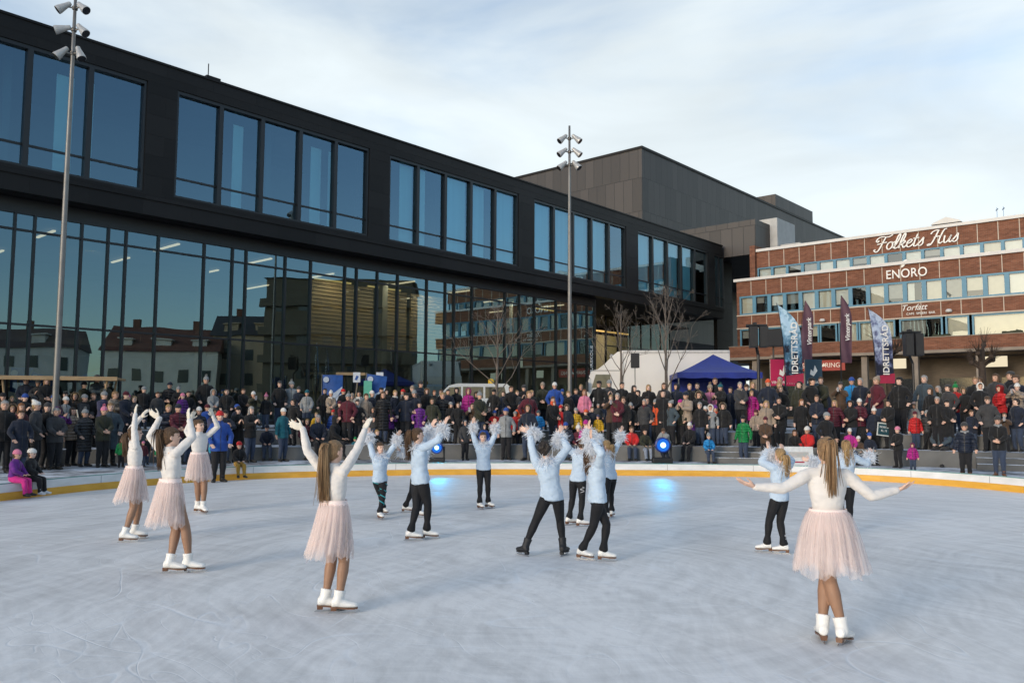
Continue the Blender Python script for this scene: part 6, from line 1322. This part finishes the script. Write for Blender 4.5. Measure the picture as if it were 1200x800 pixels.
# px py row jacket gear hair pose flags(P puffer, G gloves, x scarf colour, K kid, A adult, R radius, w/j trousers)
LIST = '''
3 460 2 k short dk p
6 467 A k short gr p R27.4 A
14 464 2 h short bl s
26 470 A u long gi p R28.6 A
25 479 A n short br p R27.2 A
43 468 A g slouch:w bl p R28.0 A
68 475 A p fur:p br f P R29.2 A
77 459 2 k cap:k dk p R31.0
99 461 1 g beanie:y br c xk R31.2 A
122 475 A o pom:s br c R28.6 A
140 468 2 u short br p
150 462 2 n beanie:m br s K R31.2
143 513 A f long gi s K R28.4
168 452 3 k beanie:y br p
185 459 2 g short br s
209 452 3 k pom:y br s
214 461 2 p beanie:s br s P
221 458 3 k short dk p
250 456 2 y hood:y bl c
266 455 2 k short dk p
285 454 2 k short br c
297 459 2 o beanie:w dk f
243 474 1 b beanie:u br s
278 474 1 n beanie:b br p
292 482 1 o short dk p
172 511 A k beanie:k br s K R29.2
168 520 A u beanie:s br s K R28.4
187 528 A f hood:f br s K R28.2
312 462 2 k pom:s+long br s
328 445 3 k cap:g dk p
350 452 2 n beanie:g dk s
360 457 2 y beanie:t br p
345 466 1 k short dk p
332 477 A t beanie:w bl s R29.7 A
313 497 S n beanie:n br S
371 483 1 l short bl s K
355 490 1 k beanie:k br s K
381 454 3 k short dk p
388 458 2 e slouch:w br c xw
391 480 1 b beanie:r+long gi s P
398 469 1 k beanie:u br c
402 455 3 k beanie:r br s
413 461 3 e beanie:e bl s
421 458 2 y short dk s xw
419 467 1 k short dk p xy
436 458 2 n beanie:w br p
447 453 2 k cap:k dk p
438 477 1 g short br s K
416 512 S t beanie:f br S
441 503 S k short bl S K
453 455 3 k hood:k dk s
463 457 2 n short bl s xw
473 455 2 k beanie:r br s xy
483 451 3 k beanie:e gr p
500 454 2 k fur:h gi s
509 456 3 k short gi s
517 456 2 k short br p
525 455 2 n short dk c
535 453 2 k hood:k dk p
549 455 2 m hood:m bl s P K
558 459 2 o hood:o br s
492 470 1 p short dk p P
507 465 1 o hood:o br s
528 470 1 k beanie:y+long br s w
537 470 1 k long br p
554 472 1 h long br f
573 476 1 k short br c
579 455 2 k beanie:k dk p
591 457 3 n short br p
599 451 2 k short br p
466 516 S k beanie:k br S
512 519 S t hood:t br S K
605 456 2 g short lb p
614 450 3 k beanie:g br s
623 457 2 k short bl c
636 447 2 o beanie:e bl s
650 447 2 b beanie:w dk p
648 458 1 k short br s K
659 455 3 n beanie:b br s
666 458 2 k short lb p
674 454 2 n short br p
681 449 3 k short bl s
685 456 2 s long gi s K
702 445 2 k cap:k dk p A
728 446 2 k short dk p
716 461 1 h short bl f
731 461 1 k short br s K
742 450 2 k long dk p
748 457 2 k short dk c
610 471 1 a beanie:n br c K
604 482 1 r beanie:y br s
631 481 1 c beanie:d br p P
648 468 1 k hood:a gi p
657 475 1 r beanie:r br s K
665 474 1 n fur:n br s K
675 478 1 l beanie:y bl s K P
687 480 1 k beanie:a br s K
694 476 1 n short br s K
701 473 2 g short gr s
701 486 1 l beanie:q br s K P
717 469 1 k beanie:y dk c
739 472 1 k beanie:y gr p
663 494 S n beanie:b br S
678 498 S u pom:w br S K
686 492 S m beanie:m br S K
740 499 S r short br S
760 449 2 k long bl s
758 456 1 n short dk s K
778 447 2 g long br s
777 455 1 k long dk s
794 448 2 n hood:n dk p
808 448 2 k short bl c
818 447 2 k short dk p
821 457 1 k fur:k br s
820 471 1 k short gr s K
832 446 3 s pom:e br s K
838 441 3 k short br p
845 449 2 k pom:t br s
867 446 2 g short gr c xe
857 452 3 n short dk p
882 446 2 n long bl s
875 449 3 h beanie:h bl s
756 466 1 g short gr p xu
768 467 1 a beanie:y br p
787 468 1 d slouch:y br p xh
798 467 1 o beanie:m bl s
809 494 S k beanie:w gr S
814 487 1 p beanie:b br s K
821 487 1 o short bl s K
826 476 1 e beanie:w br s K
833 474 1 y hood:w br s K
838 475 1 k beanie:p+long gi s xa
848 472 1 k fur:k br s
827 489 1 n short br s K
830 508 A c slouch:y br S P R29.6
880 456 2 m long lb s P
871 486 A f beanie:k dk s P R29.7 A G
886 480 1 e beanie:u br p
897 487 A h beanie:u br c R29.5 A
755 502 S o short dk S w
779 493 A y short br b R29.4 A
897 458 2 y long bl c
898 469 1 e long bl s K
900 443 2 n beanie:a br p
914 440 3 k short gr s
912 446 3 h short bl s
915 451 2 k short lb p
913 464 1 k short dk c
938 445 2 o short dk p
939 466 1 k long gi s
950 441 2 k cap:k br p
962 440 2 o short br c
964 433 4 n beanie:n br s K
957 461 1 n short br c
978 467 1 u long bl s P
985 446 2 h cap:g dk f
982 458 2 k short br c
997 468 1 k hood:k br s
1009 441 2 n short gr p
998 441 3 c beanie:b br s
1007 466 1 u beanie:w dk c P
1019 458 2 n beanie:k br p
1027 440 2 u slouch:e bl p
1024 478 1 n pom:w br s K
1041 467 1 k short dk c
931 503 S k long br S K
947 500 S r beanie:w bl S K G
995 501 S m beanie:w bl S
1006 511 S h beanie:w br S K
1018 507 S n beanie:b br S K
1052 500 A k beanie:s br c K R29.4
1055 440 2 k cap:k dk p A
1051 447 2 n beanie:k br p xw
1083 438 3 d short gr p
1091 453 2 k long br p
1098 463 1 k short gr p
1109 467 1 k cap:k dk c
1119 434 3 r pom:f br s K
1112 449 2 g cap:g br p
1130 453 2 k fur:k bl p
1143 440 3 k short lb p
1149 440 3 g short br s
1148 447 2 k hood:w br p
1157 463 1 g cap:h gr p
1167 436 3 g long br s
1172 450 2 r hood:r br c P
1192 448 2 e beanie:w br f P
1191 438 3 n short br s
1185 433 4 k cap:g br p
1192 465 1 n short dk p
1072 482 1 r beanie:u br s K P
1086 481 1 g beanie:y br s K P
1138 480 1 n short br c K
1130 495 A n beanie:g bl s R27.3 K xy P B
1159 480 1 o pom:t br s K
1169 486 A k beanie:g br c R27.2 A xy B
1177 483 1 h short br f K
1069 519 A m hood:m br s R27.9 K P
1071 473 2 y short br s
'''
for ln in LIST.strip().split('\n'):
    tk_ = ln.split(); px, py, row, jc, gear, h, po = float(tk_[0]), float(tk_[1]), tk_[2], tk_[3], tk_[4], HA[tk_[5]], PO[tk_[6]]; fl = tk_[7:]
    z, R_ = LV[row]; kw = {}
    if px < 395 and row in '1': z, R_ = .70, 30.9
    if px < 395 and row == '2': R_ = 32.0
    for q in fl:
        if q[0] == 'R': R_ = float(q[1:])
        elif q == 'P': kw['puff'] = True
        elif q == 'G': kw['glove'] = True
        elif q == 'K': kw['adult'] = False
        elif q == 'A': kw['adult'] = True
        elif q == 'w': kw['trou'] = PALEDENIM
        elif q == 'B': kw['shoe'] = SHOEB
        elif q[0] == 'x': kw['scarf'] = q[1]
    if row in '1234' and 'R' not in ''.join(fl): R_ += float(RNG.random())*.28 if row == '1' else float(RNG.random()-.3)*.7
    if kw.get('adult') is False and po not in ('stand', 'pocket', 'clasp', 'clap', 'phone', 'sit', 'wave'): po = 'stand'
    person(px, py, z, R_, jc, gear, po, h, **kw)
# children sitting on the barrier at far left, a man and a child at the ice edge
for (px, py, Y, jc, gear, po, tr, lab, yw, sh) in ((31, 530, 17.9, 'p', 'beanie:s', 'sit', cloth('magenta_snow_trousers', (.55, .03, .22)), 'small child in purple jacket and pink trousers sitting on the rink barrier', 150, SHOEK), (47.5, 527, 18.2, 'k', 'helmet:w', 'sit', TROUK, 'small child in white and pink helmet sitting on the rink barrier', 150, SHOEW),
        (282, 516, 22.2, 'k', 'helmet:r', 'sit', cloth('ochre_trousers', (.34, .20, .035)), 'child in red helmet and ochre trousers sitting on the rink barrier', 175, SHOEK)):
    o = person(px, py, .28 - .12, 0, jc, gear, po, 'brown', tr, sh, label=lab, yfix=Y, adult=False)
    s = .98 if px < 100 else .95; o.scale = (s, s, s); seat = (.27*1.2)*s; k = min(range(NR), key=lambda i: abs(RIM[i][0]/RIM[i][1] - (px-600)/FPX) + (9 if RIM[i][1] < 14 else 0)); q = RIM[k] + NORM[k]*.12; o.location = (q[0], q[1], .352 - seat + .01); o.rotation_euler.z = math.atan2(-NORM[k][0], NORM[k][1]) + (.35 if px < 100 else 0)
o = person(258, 480, 0.0, 0, 'b', 'beanie:r', 'pocket', 'dark', TROUK, SHOEK, label='man in blue jacket and red beanie standing on ice by the barrier', yfix=21.2, adult=True, coat=False)

# the rest of the crowd, filling the gaps between those picked out above
def py_of(px, Y, z):
    a, b = at(px, 400, Y)[2], at(px, 500, Y)[2]; return 400 + 100*(z - a)/(b - a)
FJ = list('kkkkkknnnnngggooddhuuebyq'); FG = ['short', 'short', 'short', 'long', 'beanie:k', 'beanie:g', 'beanie:n', 'beanie:w', 'beanie:u', 'pom:y', 'hood:k', 'fur:k', 'cap:k', 'beanie:y', 'beanie:b', 'long']
FH = ['brown', 'dark', 'lightbrown', 'grey', 'blond', 'brown']
def fill(x0, x1, row, gap, zc=None, Rr=None, kids=.15, n=99, poses=('stand', 'pocket', 'clasp', 'clap')):
    px = x0
    while px < x1 and n > 0:
        z, R_ = LV[row]
        if px < 395 and row == '1': z, R_ = .70, 30.9
        if px < 395 and row == '2': R_ = 32.0
        R_ = (Rr if Rr else R_) + (RNG.random()-.35)*.7
        if min(abs(px - d['px']) for d in CROWD if abs(d['z'] - z) < .01) > gap*.62:
            kid = RNG.random() < kids; h = (1.05 + .28*RNG.random()) if kid else (1.56 + .26*RNG.random()); d = ray(px, 470); d = d/d[1]; lo, hi = 5, 60
            for _ in range(40):
                m_ = (lo+hi)/2
                if math.hypot(d[0]*m_ - .4, m_ + 3.8) < R_: lo = m_
                else: hi = m_
            po = 'sit' if row == 'S' else poses[RNG.integers(len(poses))]
            if po == 'sit': h = h*.82
            person(px, py_of(px, lo, z + h), z, R_, FJ[RNG.integers(len(FJ))] if not kid else 'nrbumtgkcp'[RNG.integers(10)], FG[RNG.integers(len(FG))] if not kid else ('beanie:r', 'beanie:w', 'pom:s', 'beanie:b', 'hood:n')[RNG.integers(5)], po, FH[RNG.integers(6)], adult=not kid, puff=RNG.random() < .25); n -= 1
        px += gap*(.75 + .5*RNG.random())
person(57, 470, .285, 28.5, 'k', 'beanie:g', 'pocket', 'brown', adult=True); person(66, 476, .285, 28.2, 'g', 'short', 'clasp', 'grey', adult=True)
fill(2, 62, 'A', 11, Rr=28.4, kids=0, n=4)
fill(72, 330, 'A', 13, Rr=29.3, kids=.35, n=11)
fill(4, 335, '1', 12, n=13)
fill(340, 470, 'S', 17, n=5, kids=.5)
fill(398, 1190, '1', 10, n=14, kids=.3)
fill(4, 1195, '3', 13, n=22, Rr=33.2)
fill(545, 745, 'A', 26, Rr=29.6, kids=.8, n=4)
fill(905, 1190, 'A', 30, Rr=29.3, kids=.7, n=7)
fill(845, 1190, 'S', 34, kids=.7, n=6)
# ================================================================== the skaters on the ice
G1, G2 = 'skaters in pink tulle skirts', 'skaters in pale blue tops'
EL, ER = V(-.6, -.3, -.4), V(.6, -.3, -.4)
skater('woman skater at far left in pink tulle skirt, both arms straight up', (157, 497), ((158, 631), (146, 635)), 55, ((165, 489, .2), (158.5, 484, 0)), 160, 'tutu', 'brown', 'low', toes=(85, 85), skirt=(.53, .235, (-.04, 0)), gloves=True, seed=11, group=G1, fh=V(.9, .4, 0), pn=(V(.5, .5, 0), V(.5, .5, 0)))
skater('skater in pink tulle skirt with long brown ponytail, middle of left trio', (199, 497), ((199, 671), (221, 670)), 42, ((187, 490, .1), (222, 492, .1)), 203, 'tutu', 'brown', 'pony', toes=(85, 85), skirt=(.56, .228, (-.02, 0)), gloves=True, seed=12, group=G1, elbows=(V(-1, -.2, -.6), V(1, -.1, -.3)), hd=(V(-.8, 0, .5), None), fh=V(.85, .5, 0), pony=(.02, 0, 0))
skater('farthest skirted skater facing the camera side, hair pinned up, arms raised', (233, 490), ((238, 601), (232, 600)), 135, ((249.5, 487, 0), (224, 491, .1)), 235, 'tutu', 'brown', 'bun', toes=(140, 110), skirt=(.52, .235, (0, 0)), gloves=True, seed=13, group=G1, fh=V(.85, -.5, 0), elbows=(V(.5, .3, -.4), V(-.5, .3, -.4)))
skater('skater in pink tulle skirt with loose long fair hair, centre left foreground', (390, 514), ((381, 716), (397, 718)), 35, ((355, 502, .1), (429, 501, .15)), 394, 'tutu', 'lightbrown', 'long', toes=(82, 82), skirt=(.55, .225, (-.04, 0)), gloves=True, elbows=(EL, ER), seed=14, group=G1, hd=(V(-.9, 0, .35), None))
skater('nearest skater in pink tulle skirt, legs crossed, arms held out wide', (969, 508), ((988, 755), (964, 751)), 4, ((885, 570, -.02), (1051, 574, -.02)), 967, 'tutu', 'lightbrown', 'pony', toes=(42, 12), skirt=(.535, .30, (0, 0)), pn=(V(0, .3, 1), V(0, .3, 1)), hd=(V(-.9, .1, .30), V(.9, .1, .30)), elbows=(V(-.2, -.3, -.9), V(.2, -.3, -.9)), seed=15, group=G1, knees=(V(.25, 1, 0), V(-.2, 1, 0)), pitch=(.12, .05))
skater('skater in pale blue top and black leggings with teal stripes, smiling', (446, 509.5), ((445, 608), (449, 602)), 150, ((472, 501, 0), (431, 500, .1)), 446, 'blue', 'brown', 'bun', toes=(150, 140), stripe='teal', seed=21, group=G2, elbows=(V(.6, .3, -.4), V(-.6, .3, -.4)))
skater('tall skater in pale blue top with ponytail, arms lifted to the right', (487.5, 499), ((481, 633), (500, 631)), 50, ((505, 501, .25), (520, 499, -.1)), 493, 'blue', 'brown', 'pony', toes=(85, 85), seed=22, group=G2, elbows=(V(-.3, .3, -.8), V(.4, -.3, -.8)), fh=V(.9, .35, 0))
skater('skater in pale blue top mostly hidden behind the tall ponytailed one', (499, 508), ((475, 600), (490, 606)), 60, ((470, 528, 0), (515, 503, .1)), 489, 'blue', 'dark', 'bun', toes=(85, 85), seed=23, group=G2)
skater('small skater in pale blue top facing the camera, arms straight up', (566, 505), ((572, 595), (562, 596)), 172, ((580, 498, -.05), (555, 497, -.05)), 567, 'blue', 'brown', 'bun', toes=(130, 150), seed=24, group=G2, elbows=(V(.6, .3, -.4), V(-.6, .3, -.4)))
skater('dark haired skater in pale blue top, legs spread wide, seen from behind', (637.5, 510.5), ((615, 651), (660, 651)), 2, ((621, 504, .1), (656, 510, .15)), 647, 'blue', 'dark', 'curly', toes=(-35, 25), boots='black', seed=25, group=G2, elbows=(EL, ER), hd=(V(-.95, 0, .3), V(.2, .2, .9)), fh=V(.35, 1, 0))
skater('skater in pale blue top between two others, silver print on hip', (683, 511), ((667, 615), (680, 617)), 25, ((658, 510, .1), (689, 506, .1)), 677, 'blue', 'brown', 'bun', toes=(60, 80), seed=26, group=G2, stripe='hip', elbows=(EL, ER))
skater('skater in pale blue top stepping sideways, feather cuffs before her face', (697, 513), ((707, 657), (682, 655)), 75, ((690, 505, .05), (693, 516, -.2)), 699, 'blue', 'brown', 'low', toes=(95, 120), seed=27, group=G2, elbows=(V(.3, .3, -.5), V(.5, -.6, -.5)), fh=V(1, .1, 0), hd=(V(0, 0, 1), V(-.1, 0, 1)))
skater('blond skater in pale blue top looking left, rear of the central four', (711, 514), ((711, 609), (717, 606)), -35, ((701, 511, .1), (728, 507, 0)), 715, 'blue', 'blond', 'low', toes=(-20, 20), seed=28, group=G2, fh=V(-.9, .4, 0))
skater('small skater in pale blue top turned away, hands before the head, right side', (915, 523), ((899, 647), (919, 649)), -25, ((901, 528, .15), (917, 531, .15)), 912, 'blue', 'blond', 'low', toes=(-75, -70), seed=29, group=G2, stripe='shin', elbows=(V(-.8, .3, -.6), V(.8, .3, -.6)), hd=(V(-.05, .1, 1), V(0, .1, 1)))
skater('blond skater in pale blue top behind the nearest skirted skater', (991, 514), ((986, 625), (996, 627)), 15, ((950, 539, .1), (1019, 532, .1)), 989, 'blue', 'blond', 'pony', toes=(0, 30), seed=30, group=G2, elbows=(V(-.3, -.3, -.8), V(.3, -.3, -.8)))
# ================================================================== phones, labels for the crowd
for d in CROWD:
    if d['pose'] == 'phone': phone(d, 'phone held up at px')
def zone(px):
    for a, s in ((60, 'at far left edge'), (135, 'before wide timber shelter'), (250, 'behind three skirted skaters'), (340, 'right of skirted trio'), (425, 'before narrow timber shelter'), (520, 'left of white van'), (600, 'before white van'), (668, 'left of slim lamp post'), (700, 'right of slim lamp post'), (800, 'before white truck'), (890, 'before blue tent'), (960, 'near left blue flag'), (1030, 'between large blue flags'), (1075, 'near right blue flag'), (1140, 'around camera tripod'), (1300, 'at far right edge')):
        if px < a: return s
def hat(d):
    g = d['gear'].split('+')[0]; hc = {'lightbrown': 'light brown'}.get(d['hair'], d['hair'])
    if g in ('short', 'long'): return '%s %s hair' % (g, hc)
    k, c = g.split(':'); return '%s %s' % (CNAME[c], {'pom': 'bobble hat', 'slouch': 'slouchy hat', 'fur': 'fur hood'}.get(k, k))
def base(d):
    row = 'seated low' if d['pose'] == 'sit' else {.285: 'on walkway', .76: 'on lower step', .70: 'on lower step'}.get(round(d['z'], 3), 'standing behind')
    n = 'puffer jacket' if d['puff'] else 'jacket'
    return '%s in %s %s, %s, %s, %s' % ('child' if d['kid'] else 'person', CNAME[d['jc']], n, hat(d), row, zone(d['px']))
ORD = ['leftmost', 'second from left', 'third from left', 'fourth from left', 'fifth from left', 'sixth from left', 'seventh from left', 'eighth from left', 'ninth from left', 'tenth from left', 'eleventh from left']
bk = {}
for d in CROWD:
    if not d['label']: bk.setdefault(base(d), []).append(d)
for b, ds in bk.items():
    ds.sort(key=lambda d: d['px'])
    for i, d in enumerate(ds):
        s = b if len(ds) == 1 else ('rightmost ' if i == len(ds)-1 and i else ORD[i] + ' ') + b
        if len(s.replace(',', '').split()) > 16: s = s.replace('puffer jacket', 'jacket').replace('short ', '')
        if len(s.replace(',', '').split()) > 16: s = s.replace('on lower step, ', '').replace('standing behind, ', '').replace('on walkway, ', '')
        d['label'] = s
for d in CROWD: tag(d['o'], d['label'], 'person', 'spectators round the ice rink')
for o in list(COL.objects):
    if o.get('category') == 'phone':
        d = min((q for q in CROWD if q['pose'] == 'phone'), key=lambda q: (q['o'].location - o.location).length); o['label'] = 'phone held up by %s in %s jacket with %s, %s' % ('child' if d['kid'] else 'person', CNAME[d['jc']], hat(d), zone(d['px']))

# ================================================================== camera
cd = bpy.data.cameras.new('camera'); cam = bpy.data.objects.new('camera', cd); COL.objects.link(cam)
cd.sensor_fit = 'HORIZONTAL'; cd.sensor_width = 36; cd.lens = 36*FPX/1200; cd.clip_start = .1; cd.clip_end = 3000
M = Matrix.Identity(4)
for i in range(3): M[i][0] = CR[i]; M[i][1] = CU[i]; M[i][2] = -CF[i]; M[i][3] = CC[i]
cam.matrix_world = M; SC.camera = cam
SC.view_settings.view_transform = 'Standard'; SC.view_settings.look = 'None'; SC.view_settings.exposure = 1.0; SC.view_settings.gamma = 1.0
SC.cycles.max_bounces = 8; SC.cycles.transparent_max_bounces = 16; SC.cycles.use_denoising = True
